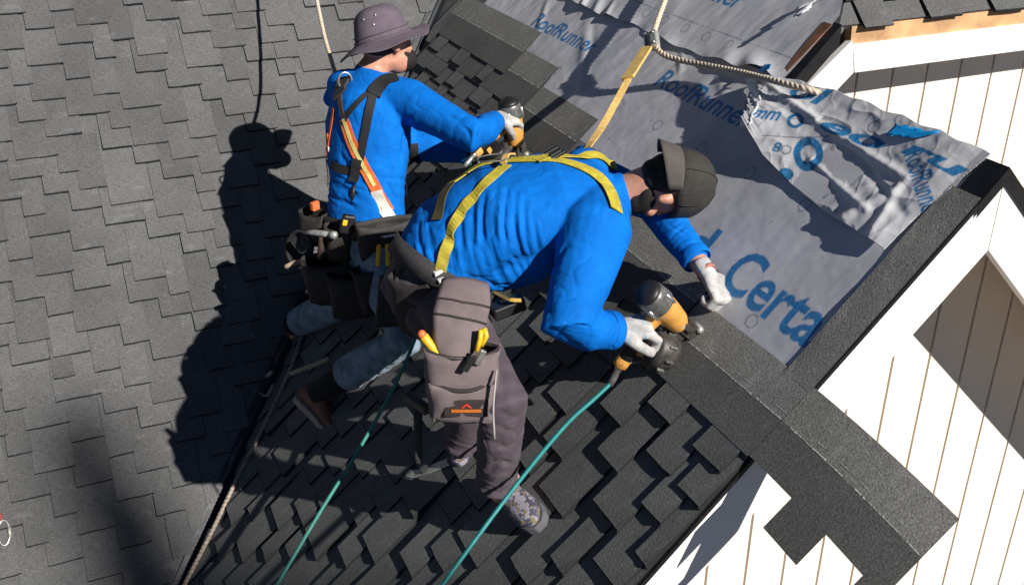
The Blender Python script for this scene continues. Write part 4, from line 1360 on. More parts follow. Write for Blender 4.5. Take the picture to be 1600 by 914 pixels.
# gloves: the right one wraps the nail gun's handle, the left one rests knuckles down on the course
gr = 1.05
mbR = hand_shape(A['wrR'], (1.405, 2.241, -1.441) , (0, 0, 0), 1, [(1.0, 1.1, .7)] * 4) if False else hand_shape(
    A['wrR'], V3((1.427, 2.250, -1.441)) - A['wrR'], Vector((.30, .15, -.94)), -1, [(.75, 1.1, .7), (.9, 1.2, .8), (1.0, 1.25, .8), (1.05, 1.25, .8)], sc=1.16, thumb=(.3, .7), fat=1.22)
part(fuse(mbR, .0032, 3), 'glove', M_GLOVE, man)
mbL = hand_shape(A['wrL'], V3((1.659, 2.232, -1.411)) - A['wrL'], Vector((-.10, -.45, -.80)), 1, [(1.35, 1.3, .9), (1.3, 1.35, 1.0), (1.35, 1.35, 1.0), (1.4, 1.35, 1.0)], sc=1.08, thumb=(.35, .9), fat=1.25)
part(fuse(mbL, .0032, 3), 'glove', M_GLOVE, man)
# blue dipped thumb and red cuff hems
for w_, e_, nm in ((A['wrR'], A['elR'], 'R'), (A['wrL'], A['elL'], 'L')):
    d = (w_ - e_).normalized(); c = w_ - d * .012
    V, F = tube([c - d * .006, c + d * .006], [(.0345, .029), (.0345, .029)], 18, None, False)
    mb = MB(); mb.add(V, F); o = partmb(mb, 'glove_cuff', simple('cuff_hem', (.42, .16, .13), .8), man); md = o.modifiers.new('t', 'SOLIDIFY'); md.thickness = .003

# cap worn backwards: crown, brim over the nape, squatchee and a small yellow badge
c0 = A['head'] + hk * .040 - hf * .010
mb = MB()
n_r, n_s = 9, 32
V, F = [], []
for i in range(n_r + 1):
    ph = (math.pi / 2) * i / n_r * 1.08
    for j in range(n_s):
        th = 2 * math.pi * j / n_s
        rad = math.sin(min(ph, math.pi / 2)) ** .82
        V.append(c0 + hf * (math.cos(th) * rad * .116) + hs * (math.sin(th) * rad * .093) + hk * (math.cos(ph) * .122 + .003 * math.sin(6 * th) * rad))
for i in range(n_r):
    for j in range(n_s):
        k = (j + 1) % n_s
        F.append((i * n_s + j, (i + 1) * n_s + j, (i + 1) * n_s + k, i * n_s + k))
cap_me = bpy.data.meshes.new('cap'); cap_me.from_pydata([tuple(v) for v in V], [], F); cap_me.update()
add_folds(cap_me, [], .0022, 21)
cap = part(cap_me, 'cap', M_CAP, man)
for k_ in range(6):
    th = k_ * math.pi / 3 + .5
    pl = [c0 + hf * (math.cos(th) * math.sin(ph) ** .82 * .119) + hs * (math.sin(th) * math.sin(ph) ** .82 * .096) + hk * (math.cos(ph) * .125) for ph in [i / 12 * 1.55 + .02 for i in range(13)]]
    mb = MB(); mb.tube(pl, [.0016] * 13, 5); partmb(mb, 'seam', M_CAP, cap)
md = cap.modifiers.new('t', 'SOLIDIFY'); md.thickness = .004; md.offset = 1
V, F = [], []
bd = (-hf * .30 - hk * .95).normalized()           # the brim slopes down over the nape
bn = (-hf * .95 + hk * .30).normalized()
for i in range(7):
    for j in range(17):
        th = (j / 16 - .5) * 2.3
        a_ = j / 8 - 1
        root = c0 - hf * (math.cos(th) * .116) + hs * (math.sin(th) * .097) - hk * .012
        V.append(root + bd * (i / 6 * .078 * (1 - .5 * a_ * a_)) - bn * (.016 * a_ * a_ * i / 6) + bn * .006)
for i in range(6):
    for j in range(16):
        F.append((i * 17 + j, i * 17 + j + 1, (i + 1) * 17 + j + 1, (i + 1) * 17 + j))
bme = bpy.data.meshes.new('brim'); bme.from_pydata([tuple(v) for v in V], [], F); bme.update()
br = part(bme, 'brim', M_CAPB, cap); md = br.modifiers.new('t', 'SOLIDIFY'); md.thickness = .004
mb = MB(); mb.ell(c0 + hk * .125, (hf * .008, hs * .008, hk * .005)); partmb(mb, 'button', M_CAP, cap)
mb = MB(); mb.ell(c0 - hf * .088 + hk * .070 + hs * .0, (hf * .006, hs * .007, hk * .004)); partmb(mb, 'badge', M_PLIER, cap)
# hair at the nape and beard
mb = MB()
mb.ell(A['head'] + hk * .004 - hf * .046, (hf * .060, hs * .074, hk * .060), 16, 10)
mb.ell(A['head'] - hk * .036 - hf * .040, (hf * .042, hs * .058, hk * .038), 16, 10)
hm = fuse(mb, .005, 2); add_folds(hm, [], .002, 2); part(hm, 'hair', M_HAIR, man)
mb = MB()
mb.ell(A['head'] - hk * .074 + hf * .040, (hf * .060, hs * .062, hk * .046), 16, 10)
mb.ell(A['head'] - hk * .052 + hf * .030, (hf * .040, hs * .062, hk * .036), 16, 10)
for sg in (-1, 1): mb.ell(A['head'] - hk * .050 + hf * .022 + hs * sg * .048, (hf * .052, hs * .020, hk * .030), 14, 9)
hm = fuse(mb, .005, 3); add_folds(hm, [], .0025, 5); part(hm, 'beard', M_HAIR, man)

# harness: olive yellow straps meeting at a dorsal plate
har = empty('harness', (0, 0, 0)); har.parent = man; har.location = A['ribs'] - man.location
rib_part('strap', M_YELLOW, har, [(1.352, 2.366, -1.119), (1.392, 2.504, -1.097), (1.347, 2.586, -1.061), (1.253, 2.652, -1.047), (1.162, 2.728, -1.066), (1.077, 2.776, -1.100), (1.005, 2.749, -1.121)], .043, SB, lift=.004)
rib_part('strap', M_YELLOW, har, [(1.155, 2.676, -1.062), (1.062, 2.624, -1.089), (0.986, 2.616, -1.160), (0.937, 2.594, -1.232), (0.902, 2.574, -1.310)], .034, SB, lift=.006)
rib_part('strap', M_YELLOW, har, [(1.532, 2.696, -1.125), (1.448, 2.695, -1.077), (1.334, 2.664, -1.055), (1.234, 2.643, -1.049)], .036, SB, lift=.006)
rib_part('strap', simple('dark_olive_web', (.06, .05, .02), .8), har, [(1.001, 2.738, -1.119), (0.960, 2.703, -1.144), (0.927, 2.664, -1.192)], .036, SB, lift=.005, n=14)
q = V3((1.302, 2.653, -1.047)) + dors * .012
R0 = Matrix((LAT.cross(dors), LAT, dors)).transposed()
mb = MB(); mb.box(q, (.055, .045, .010), R0); mb.box(q + dors * .007 + LAT * .012, (.040, .014, .012), R0); mb.box(q + dors * .006 - LAT * .016, (.048, .012, .010), R0)
partmb(mb, 'dorsal_plate', M_BLACK, har, False, .002)
q2 = V3((1.172, 2.694, -1.060)) + dors * .014
rib_part('keeper', M_TAN, har, [q2 + LAT * .03 - Vector((.03, 0, .0)), q2 + dors * .014, q2 - LAT * .03 + Vector((.03, 0, .0))], .018, None, .006, normal=dors, n=10)
pl = [q2 + Vector((-.045 + .0 * t, 0, 0)) + Vector((math.cos(t) * .055, math.sin(t) * .03, .012)) for t in [i / 16 * 6.28 for i in range(17)]]
mb = MB(); mb.tube(pl, [.0022] * 17, 6, None, 0, False); partmb(mb, 'wire_loop', M_GREYM, har)
mb = MB(); b0 = V3((0.895, 2.578, -1.321)) + dors * .012; mb.box(b0, (.030, .035, .008), R0, taper=.8); mb.box(b0 + Vector((.004, -.02, -.02)), (.02, .02, .008), R0)
partmb(mb, 'white_tag', M_TAG, har, False, .002)

# tool belt
tb = empty('tool_belt', (0, 0, 0)); tb.parent = man; tb.location = bk - man.location
dirw = (A['waist'] - A['pelvis']).normalized()
sd = (LAT - dirw * LAT.dot(dirw)).normalized(); dd = dirw.cross(sd)
V, F = [], []
ns = 40
for i in range(ns):
    th = 2 * math.pi * i / ns
    o_ = bk - dirw * .012 + sd * (math.cos(th) * .186) + dd * (math.sin(th) * .158)
    for h in (-.030, .030): V.append(o_ + dirw * h)
for i in range(ns):
    k = (i + 1) % ns
    F.append((2 * i, 2 * k, 2 * k + 1, 2 * i + 1))
me = bpy.data.meshes.new('belt'); me.from_pydata([tuple(v) for v in V], [], F); me.update()
o = part(me, 'belt', M_GREYW, tb); md = o.modifiers.new('t', 'SOLIDIFY'); md.thickness = .006

def pouch(root, name, top, down, out, w0, w1, depth, height, mat, bulge=1.0, vox=.004):
    """open-topped bag: back flap, bellied front, rim band"""
    d = unit(down); o_ = V3(out); o_ = (o_ - d * o_.dot(d)).normalized(); s = d.cross(o_)
    t = V3(top)
    V, F = [], []
    ns, nr = 24, 8
    for i in range(nr + 1):
        f = i / nr
        w = w0 + (w1 - w0) * f; dp = depth * (.75 + .45 * math.sin(math.pi * min(f * .9 + .1, 1)) * bulge) * (1 if f < .9 else .8)
        for j in range(ns):
            th = 2 * math.pi * j / ns
            x = math.copysign(abs(math.cos(th)) ** .6, math.cos(th)) * w / 2
            y = math.copysign(abs(math.sin(th)) ** .7, math.sin(th)) * dp / 2 + depth / 2
            sag = .012 * math.sin(th) ** 2 * (1 if math.sin(th) > 0 else 0) * (1 - f)
            V.append(t + d * (f * height + sag) + s * x + o_ * y + o_ * (.004 * math.sin(5 * th + 7 * f)))
    for i in range(nr):
        for j in range(ns):
            k = (j + 1) % ns
            F.append((i * ns + j, i * ns + k, (i + 1) * ns + k, (i + 1) * ns + j))
    c = len(V); V.append(t + d * (height * 1.02) + o_ * depth / 2)
    for j in range(ns): F.append((nr * ns + j, nr * ns + (j + 1) % ns, c))
    me = bpy.data.meshes.new(name); me.from_pydata([tuple(v) for v in V], [], F); me.update()
    ob = part(me, name, mat, root)
    md = ob.modifiers.new('t', 'SOLIDIFY'); md.thickness = .005; md.offset = 0
    return ob, (t, d, o_, s)

# right hip bag: long padded top flap with two piped seams, big bag below with stitched patch
fl_pts = [V3((0.934, 2.464, -1.301)), V3((0.903, 2.402, -1.326)), V3((0.871, 2.351, -1.354)), V3((0.846, 2.317, -1.401)), V3((0.838, 2.300, -1.461))]
outn = Vector((-.30, -.80, .45)).normalized()
def flap_shell(name, mat, pts, widths, thick, root, out):
    S = spline(pts, 18); V, F = [], []
    n = len(S)
    for i, p in enumerate(S):
        t = (S[min(i + 1, n - 1)] - S[max(i - 1, 0)]).normalized(); s = t.cross(out).normalized(); o2 = s.cross(t).normalized()
        if o2.dot(out) < 0: o2 = -o2
        w = np.interp(i / (n - 1), np.linspace(0, 1, len(widths)), widths)
        for j in range(11):
            a = j / 10 * 2 - 1
            V.append(p + s * (a * w / 2) + o2 * (thick * (1 - a * a) + .003 * math.sin(i * .9)))
    for i in range(n - 1):
        for j in range(10):
            F.append((i * 11 + j, i * 11 + j + 1, (i + 1) * 11 + j + 1, (i + 1) * 11 + j))
    me = bpy.data.meshes.new(name); me.from_pydata([tuple(v) for v in V], [], F); me.update()
    ob = part(me, name, mat, root); md = ob.modifiers.new('t', 'SOLIDIFY'); md.thickness = .008; md.offset = 0
    sb = MB()
    for (fa, fb) in ((.27, .34), (.47, .50)):
        pl = []
        for j in range(11):
            i = fa * (n - 1) + (fb - fa) * (n - 1) * abs(j - 5) / -5 * .5 + .6
            i0 = int(min(max(i, 0), n - 2)); fr = i - i0
            pl.append(V3(V[i0 * 11 + j]).lerp(V3(V[(i0 + 1) * 11 + j]), fr) + out * .006)
        sb.tube(pl, [.0038] * 11, 6)
    partmb(sb, name + '_piping', M_POUCHD, root)
    return ob
flap_shell('pouch_flap', M_POUCH, fl_pts, [.130, .150, .148, .120, .060], .014, tb, outn)
dn = (V3((0.852, 2.296, -1.590)) - V3((0.864, 2.313, -1.373))).normalized()
bag, (t_, d_, o_, s_) = pouch(tb, 'tool_pouch', V3((0.872, 2.337, -1.412)), dn, outn, .196, .178, .085, .205, M_POUCH)
rimv = [t_ + s_ * (math.cos(a) * .099) + o_ * (math.sin(a) * .041 + .043) + d_ * (.004 + .012 * max(0, math.sin(a)) ** 2) for a in [i / 24 * 2 * math.pi for i in range(25)]]
mb = MB(); mb.tube(rimv, [.007] * 25, 6, None, 0, False); partmb(mb, 'pouch_rim', M_POUCHD, tb)
creases(bag.data, t_, s_, d_, 13, 6, .0095, None, 31, .7)
# front pocket with a sagging dark rim
fp, _q = pouch(tb, 'front_pocket', t_ + d_ * .085 + o_ * .060, d_, o_, .172, .165, .042, .118, M_POUCH)
creases(fp.data, t_, s_, d_, 13, 7, .006, None, 35, .7)
rim2 = [t_ + d_ * (.082 + .020 * (1 - (i / 10 - 1) ** 2)) + s_ * ((i / 10 - 1) * .087) + o_ * (.080 + .024 * (1 - (i / 10 - 1) ** 2)) for i in range(21)]
mb = MB(); mb.tube(rim2, [.0065] * 21, 6); partmb(mb, 'pocket_rim', M_POUCHD, tb)
# stitched logo patch on the front
pc = t_ + d_ * .152 + o_ * .107
RP = Matrix((s_, d_, o_)).transposed()
mb = MB(); mb.box(pc - s_ * .012, (.120, .052, .006), RP); partmb(mb, 'logo_patch', M_POUCHD, tb, False, .004)
lg = MB()
ora = simple('patch_orange', (.45, .12, .01), .7); 
lg.box(pc - s_ * .012 + o_ * .0045 + d_ * .006, (.082, .008, .003), RP)
partmb(lg, 'patch_lettering', ora, tb, False)
lg = MB(); lg.prism([pc - s_ * .012 + o_ * .004 + s_ * a + d_ * b for a, b in ((-.016, -.004), (0, -.018), (.016, -.004), (.008, -.004), (0, -.010), (-.008, -.004))], o_ * .003)
partmb(lg, 'patch_emblem', simple('patch_red', (.42, .035, .02), .7), tb, False)
# inner pocket shadow lip, knife and yellow grips in the bag
def grip(root, p, q, r_, mat, name='tool_grip', seg=10):
    mb = MB(); p, q = V3(p), V3(q)
    mb.tube([p, lerp(p, q, .08), lerp(p, q, .5), lerp(p, q, .9), q], [r_ * .7, r_ * 1.1, r_, r_ * 1.05, r_ * .8], seg)
    return partmb(mb, name, mat, root)
grip(tb, (0.764, 2.354, -1.378), (0.805, 2.321, -1.448), .0125, M_PLIER)
mb = MB(); mb.ell((0.762, 2.351, -1.374), (Vector((.012, 0, 0)), Vector((0, .012, 0)), Vector((0, 0, .012)))); partmb(mb, 'grip_cap', M_ORGRIP, tb)
mb = MB(); mb.tube([V3((0.888, 2.269, -1.412)), V3((0.899, 2.270, -1.379)), V3((0.906, 2.279, -1.357)), V3((0.916, 2.276, -1.354)), V3((0.916, 2.267, -1.371)), V3((0.902, 2.270, -1.399))], [.0075] * 6, 8); partmb(mb, 'tool_grip', M_PLIER, tb)
mb = MB(); mb.box((0.882, 2.230, -1.409), (.018, .014, .045), Matrix.Rotation(.5, 3, 'Y')); partmb(mb, 'knife', M_STEEL, tb, False, .003)
mb = MB(); mb.box((0.849, 2.227, -1.419), (.020, .010, .05), Matrix.Rotation(.6, 3, 'Y')); partmb(mb, 'knife_sheath', M_BLACK, tb, False, .003)
# hanging strap tail
mb = MB(); mb.tube(spline([(0.922, 2.210, -1.447), (0.908, 2.188, -1.476), (0.894, 2.169, -1.542), (0.896, 2.167, -1.634)], 14), [(.006, .0025)] * 14, 6); partmb(mb, 'strap_tail', simple('pale_cord', (.35, .33, .31), .8), tb)
# left hip: black holster, loose hammer with a dark handle
mb = MB(); mb.box((0.848, 2.711, -1.374), (.10, .06, .09), Matrix.Rotation(.5, 3, 'Y')); partmb(mb, 'back_pad', M_GREYW, tb, False, .01)
pouch(tb, 'side_holster', (0.854, 2.664, -1.344), Vector((.12, 0, -1)), Vector((-.75, -.6, .1)), .15, .12, .06, .20, M_POUCHB)
grip(tb, (0.813, 2.581, -1.769), (0.795, 2.545, -1.937), .0135, M_GREYW, 'hammer_handle')
mb = MB(); mb.box((0.815, 2.590, -1.751), (.03, .11, .028), Matrix.Rotation(.3, 3, 'Z')); partmb(mb, 'hammer_head', M_DIRTY, tb, False, .004)
rib_part('belt_trim', simple('gold_braid', (.42, .27, .06), .7), tb, [(1.062, 2.573, -1.409), (1.049, 2.422, -1.362), (1.089, 2.422, -1.374)], .012, None, .004, normal=Vector((-.2, -.5, .8)), n=10)
mb = MB(); mb.box((1.059, 2.455, -1.404), (.10, .05, .04), Matrix.Rotation(-.2, 3, 'Y')); partmb(mb, 'front_buckle', M_BLACK, tb, False, .006)

# ================================================================== the second roofer, up by the valley
B = dict(head=(1.177, 3.912, -0.979), neck=(1.103, 3.895, -1.068), upper=(1.078, 3.858, -1.133), chest=(1.061, 3.807, -1.239), waist=(1.008, 3.719, -1.460), pelvis=(0.970, 3.665, -1.677),
         hipR=(0.991, 3.519, -1.702), kneeR=(1.000, 3.317, -1.950), ankR=(0.703, 3.580, -2.262), hipL=(0.926, 3.782, -1.766), kneeL=(0.921, 3.911, -2.045), ankL=(0.745, 4.195, -2.268),
         shR=(1.192, 3.701, -1.149), elR=(1.337, 3.395, -1.213), wrR=(1.503, 3.584, -1.226), shL=(0.994, 3.985, -1.146), elL=(1.251, 3.909, -1.391), wrL=(1.476, 3.803, -1.427))
B = {k: V3(v) for k, v in B.items()}
LT1 = Vector((.55, -.83, .05)).normalized()
man1 = empty('person', tuple(B['ankR'] - N_G * .1))
tag(man1, 'person in blue shirt and mauve bucket hat crouching by the valley, seen from behind', 'person', 'roofers at work')
hd1, (f1, k1, s1) = head_shape(B['head'], Vector((.86, .30, .10)), Vector((-.22, .22, .95)))
mb = hd1
mb.tube([B['pelvis'], B['waist'], B['chest'], B['upper'], B['neck']], [(.14, .10), (.13, .09), (.16, .10), (.13, .08), (.058, .056)], 18, LT1)
mb.tube([B['upper'], B['neck'], B['head'] - k1 * .03 - f1 * .02], [.07, .060, .056], 14)
for a, b, c in (('shR', 'elR', 'wrR'), ('shL', 'elL', 'wrL')):
    mb.tube([B['upper'], B[a], lerp(B[a], B[b], .5), B[b], lerp(B[b], B[c], .4), B[c]], [.06, .052, .044, .036, .038, .026], 12)
    mb.ell(B[c] + (B[c] - B[b]).normalized() * .05, [(B[c] - B[b]).normalized() * .035, Vector((0, .016, 0)), Vector((0, 0, .014))])
for a, b, c in (('hipR', 'kneeR', 'ankR'), ('hipL', 'kneeL', 'ankL')):
    mb.tube([B['pelvis'], B[a], lerp(B[a], B[b], .5), B[b], lerp(B[b], B[c], .35), B[c]], [.09, .08, .066, .05, .05, .034], 14)
    mb.ell(B[c] - N_G * .04, [UP_G * .06, Vector((0, .035, 0)), N_G * .035])
part(fuse(mb, .007, 2), 'body', M_SKIN, man1)

mb = MB()
bk1 = lerp(B['pelvis'], B['waist'], .35)
back = LT1.cross(B['neck'] - B['pelvis']).normalized()
if back.y > 0: back = -back
mb.tube([bk1, B['waist'], lerp(B['waist'], B['chest'], .55), B['chest'] + back * .01, B['upper'], lerp(B['upper'], B['neck'], .8)],
        [(.168, .128), (.164, .122), (.182, .132), (.188, .132), (.160, .105), (.070, .066)], 24, LT1)
mb.ell(B['chest'] + back * .04 - Vector((0, 0, .03)), (LT1 * .15, back * .11, Vector((0, 0, .17))), 16, 10)
for s_ in 'RL':
    mb.ell(lerp(B['upper'], B['sh' + s_], .6), ((B['sh' + s_] - B['upper']).normalized() * .11, back * .08, Vector((0, 0, .08))))
    mb.tube([lerp(B['upper'], B['sh' + s_], .6), B['sh' + s_], lerp(B['sh' + s_], B['el' + s_], .5), B['el' + s_], lerp(B['el' + s_], B['wr' + s_], .4), lerp(B['el' + s_], B['wr' + s_], .92)],
            [.085, .088, .074, .064, .060, .045], 16)
mb.tube([B['neck'] - Vector((0, 0, .02)), B['neck'] + (B['head'] - B['neck']).normalized() * .015], [(.074, .072), (.068, .066)], 18, LT1)
sm1 = fuse(mb, .006, 6)
BVHS['shirt1'] = bvh_of(sm1)
add_folds(sm1, [
    ([(0.875, 3.729, -1.449), (0.914, 3.639, -1.448), (0.938, 3.602, -1.466)], .010, -.009), ([(0.865, 3.741, -1.491), (0.896, 3.637, -1.491), (0.935, 3.590, -1.499)], .009, -.009),
    ([(0.978, 3.594, -1.418), (1.004, 3.566, -1.464), (1.032, 3.544, -1.527)], .010, -.008), ([(1.037, 3.582, -1.394), (1.069, 3.567, -1.461), (1.090, 3.565, -1.529)], .010, -.008),
    ([(1.156, 3.601, -1.191), (1.145, 3.633, -1.264), (1.114, 3.605, -1.339)], .010, -.010), ([(1.163, 3.579, -1.159), (1.140, 3.640, -1.215), (1.100, 3.625, -1.241)], .010, -.008),
    ([(1.104, 3.612, -1.289), (1.073, 3.593, -1.352), (1.057, 3.571, -1.436)], .010, -.006), ([(0.909, 3.727, -1.322), (0.920, 3.686, -1.351), (0.924, 3.656, -1.394)], .010, -.006),
    ([(1.284, 3.404, -1.164), (1.298, 3.373, -1.178), (1.301, 3.351, -1.207)], .008, -.006), ([(1.340, 3.384, -1.152), (1.348, 3.367, -1.179), (1.336, 3.358, -1.205)], .007, -.005),
    ([(1.261, 3.464, -1.139), (1.280, 3.425, -1.152), (1.306, 3.399, -1.152)], .008, -.005)], .002, 6)
ax1 = (B['neck'] - B['pelvis']).normalized()
creases(sm1, B['waist'], ax1, LT1, 20, 4, .0060, lambda a, l, co: np.exp(-((a + .0) / .10) ** 2) * (co[:, 1] < 99), 5, .8, .25)
ad1 = (B['elR'] - B['shR']).normalized()
creases(sm1, B['elR'], ad1, ad1.orthogonal().normalized(), 18, 6, .0050, lambda a, l, co: np.exp(-(np.linalg.norm(co - np.array(B['elR']), axis=1) / .12) ** 2), 8, .8)
creases(sm1, B['shR'], LT1, ax1, 16, 5, .0045, lambda a, l, co: np.exp(-(np.linalg.norm(co - np.array(B['shR']) + np.array(ax1) * .1, axis=1) / .10) ** 2), 9, .8, .3)
part(sm1, 'shirt', M_SHIRT, man1)
SB1 = bvh_of(sm1); BVHS['shirt1'] = SB1

mb = MB()
mb.tube([B['pelvis'] - Vector((0, 0, .06)), B['pelvis'], bk1 + Vector((0, 0, .02))], [(.14, .11), (.17, .135), (.160, .122)], 20, LT1)
for s_ in 'RL':
    h, k, a = B['hip' + s_], B['knee' + s_], B['ank' + s_]
    mb.tube([h + (h - k).normalized() * .05, h, lerp(h, k, .5), k, lerp(k, a, .45), lerp(k, a, .66 if s_ == 'R' else .86)], [.10, .105, .090, .078, .074, .070], 16)
tm1 = fuse(mb, .0065, 5)
BVHS['trous1'] = bvh_of(tm1)
add_folds(tm1, [([(0.918, 3.295, -1.956), (0.925, 3.289, -1.996), (0.922, 3.331, -2.074)], .010, -.007), ([(0.866, 3.344, -2.012), (0.876, 3.333, -2.049), (0.876, 3.362, -2.113)], .010, -.007), ([(0.962, 3.270, -1.908), (0.972, 3.250, -1.951), (0.972, 3.280, -2.008)], .010, -.007)], .003, 12)
kd = (B['ankR'] - B['kneeR']).normalized()
creases(tm1, B['kneeR'], kd, kd.orthogonal().normalized(), 15, 5, .0060, lambda a, l, co: np.exp(-(np.linalg.norm(co - np.array(lerp(B['kneeR'], B['ankR'], .4)), axis=1) / .2) ** 2), 22, .8)
part(tm1, 'jeans', M_JEANS, man1)
for s_ in 'RL':
    k, a = B['knee' + s_], B['ank' + s_]
    mb = MB(); mb.tube([lerp(k, a, .60), a], [.050, .048], 14); partmb(mb, 'sock', M_SOCK, man1)
shoe(man1, 'boot', B['ankR'], Vector((.40, -.80, -.34)), Vector((.22, -.15, .95)), M_BOOT, M_SOLE, .29, True, B['kneeR'] - B['ankR'])
shoe(man1, 'boot', B['ankL'], Vector((.5, -.7, .4)), N_G, M_BOOT, M_SOLE, .29, True, B['kneeL'] - B['ankL'])
gmb = hand_shape(B['wrR'], V3((1.605, 3.631, -1.236)) - B['wrR'], Vector((.45, .55, -.70)), -1, [(.5, .9, .6), (.7, 1.0, .7), (.8, 1.0, .8), (.8, 1.0, .8)], sc=1.10, thumb=(.4, .8), fat=1.15)
part(fuse(gmb, .0034, 3), 'glove', M_GLOVE, man1)
gmb = hand_shape(B['wrL'], V3((1.573, 3.760, -1.427)) - B['wrL'], Vector((.2, -.3, -.9)), 1, [(.4, .6, .4)] * 4, sc=1.05, thumb=(.5, .6))
part(fuse(gmb, .0034, 3), 'glove', simple('black_glove', (.012, .012, .014), .8), man1)
d = (B['wrR'] - B['elR']).normalized(); c = B['wrR'] - d * .008
V, F = tube([c - d * .007, c + d * .007], [(.034, .029), (.034, .029)], 18, None, False)
mb = MB(); mb.add(V, F); o = partmb(mb, 'glove_cuff', MATS['cuff_hem'], man1); md = o.modifiers.new('t', 'SOLIDIFY'); md.thickness = .003

# bucket hat: stitched crown, wavy brim, metal eyelets
c1 = B['head'] + k1 * .038 - f1 * .006
ns = 40
prof = [(0, .116), (.03, .115), (.058, .110), (.080, .092), (.092, .055), (.100, .012), (.106, -.008)]
V, F = [], []
for rr_, hh_ in prof:
    for j in range(ns):
        th = 2 * math.pi * j / ns
        e = 1 + .05 * math.cos(th) ** 2
        V.append(c1 + f1 * (math.cos(th) * rr_ * 1.10) + s1 * (math.sin(th) * rr_ * .93) + k1 * (hh_ + .006 * math.sin(3 * th + 1) * (rr_ / .106) * (hh_ > .05)))
for i in range(1, 8):
    f_ = i / 7
    for j in range(ns):
        th = 2 * math.pi * j / ns
        rr_ = .106 + .068 * f_
        wv = -.020 * f_ + .012 * f_ * math.sin(2 * th + 2.2) + .007 * f_ * math.sin(5 * th) - .018 * f_ * max(0, -math.cos(th)) + .012 * f_ * max(0, math.cos(th))
        V.append(c1 + f1 * (math.cos(th) * rr_ * 1.10) + s1 * (math.sin(th) * rr_ * .98) + k1 * (-.008 + wv))
nr = len(V) // ns
for i in range(nr - 1):
    for j in range(ns):
        k = (j + 1) % ns
        F.append((i * ns + j, (i + 1) * ns + j, (i + 1) * ns + k, i * ns + k))
hm = bpy.data.meshes.new('hat'); hm.from_pydata([tuple(v) for v in V], [], F); hm.update()
hat = part(hm, 'bucket_hat', M_HAT, man1)
md = hat.modifiers.new('s', 'SUBSURF'); md.levels = 1; md.render_levels = 1
md = hat.modifiers.new('t', 'SOLIDIFY'); md.thickness = .003
BVHS['hat'] = bvh_of(hm)
for q in ((1.123, 3.863, -0.847), (1.081, 3.879, -0.864), (1.111, 3.850, -0.879), (1.063, 3.944, -0.886)):
    nn = (V3(q) - c1).normalized()
    mb = MB(); mb.ell(V3(q) + nn * .002, (nn * .003, nn.orthogonal().normalized() * .0062, nn.cross(nn.orthogonal()).normalized() * .0062), 10, 6); partmb(mb, 'eyelet', M_STEEL, hat)
for hh_, rr_ in ((.020, .1045), (.002, .107)):
    pl = [c1 + f1 * (math.cos(t) * rr_ * 1.12) + s1 * (math.sin(t) * rr_ * .95) + k1 * hh_ for t in [i / 40 * 6.2832 for i in range(41)]]
    mb = MB(); mb.tube(pl, [.0014] * 41, 5, None, 0, False); partmb(mb, 'stitching', M_HAT, hat)
mb = MB()
mb.ell(B['head'] - f1 * .022 + k1 * .004, (f1 * .080, s1 * .081, k1 * .052), 16, 10)
hm = fuse(mb, .005, 2); add_folds(hm, [], .002, 2); part(hm, 'hair', M_HAIR, man1)
mb = MB()
mb.ell(B['head'] - k1 * .072 + f1 * .058, (f1 * .052, s1 * .056, k1 * .050), 16, 10)
mb.ell(B['head'] - k1 * .048 + f1 * .044, (f1 * .036, s1 * .060, k1 * .030), 16, 10)
hm = fuse(mb, .005, 2); add_folds(hm, [], .0025, 5); part(hm, 'beard', M_HAIR, man1)

# harness and braces
hr1 = empty('harness', (0, 0, 0)); hr1.parent = man1; hr1.location = B['chest'] - man1.location
rib_part('shoulder_pad', M_WEB, hr1, [(1.159, 3.729, -1.060), (1.112, 3.733, -1.065), (1.071, 3.725, -1.094), (1.050, 3.703, -1.108)], .055, SB1, .008, .003, 16)
rib_part('strap', M_WEB, hr1, [(1.050, 3.707, -1.104), (1.014, 3.668, -1.193), (0.980, 3.648, -1.297), (0.956, 3.635, -1.377)], .032, SB1, lift=.005)
rib_part('strap', M_WEB, hr1, [(0.962, 3.647, -1.331), (0.949, 3.641, -1.378), (0.935, 3.636, -1.412)], .040, SB1, lift=.007, n=12)
rib_part('strap', M_WEB, hr1, [(1.079, 3.732, -1.083), (0.992, 3.704, -1.128), (0.955, 3.723, -1.175), (0.938, 3.738, -1.217)], .020, SB1, lift=.006, n=20)
rib_part('shoulder_pad', M_GREYW, hr1, [(0.994, 3.875, -1.078), (0.972, 3.835, -1.103), (0.949, 3.783, -1.118)], .065, SB1, .010, .003, 14)
rib_part('strap', simple('brown_webbing', (.07, .04, .025), .8), hr1, [(0.949, 3.783, -1.118), (0.942, 3.749, -1.162), (0.947, 3.729, -1.202)], .022, SB1, lift=.006, n=14)
rib_part('strap', M_ORANGEW, hr1, [(0.943, 3.737, -1.194), (0.955, 3.682, -1.277), (0.977, 3.620, -1.353), (1.006, 3.579, -1.430), (1.041, 3.550, -1.516)], .043, SB1, lift=.004)
rib_part('reflective_stripe', simple('yellow_stripe', (.55, .52, .18), .6), hr1, [(0.943, 3.737, -1.194), (0.955, 3.682, -1.277), (0.977, 3.620, -1.353), (1.003, 3.586, -1.419)], .014, SB1, .002, .0075)
rib_part('reflective_tape', M_REFLECT, hr1, [(1.006, 3.577, -1.435), (1.023, 3.560, -1.493), (1.044, 3.540, -1.552)], .046, SB1, .003, .008, 16)
rib_part('strap', M_WEB, hr1, [(0.887, 3.762, -1.377), (0.909, 3.699, -1.377), (0.956, 3.636, -1.373)], .034, SB1, lift=.003, n=16)
rib_part('strap', M_ORANGEW, hr1, [(0.924, 3.801, -1.169), (0.898, 3.803, -1.282), (0.885, 3.820, -1.376), (0.876, 3.792, -1.470)], .016, SB1, lift=.004, n=20)
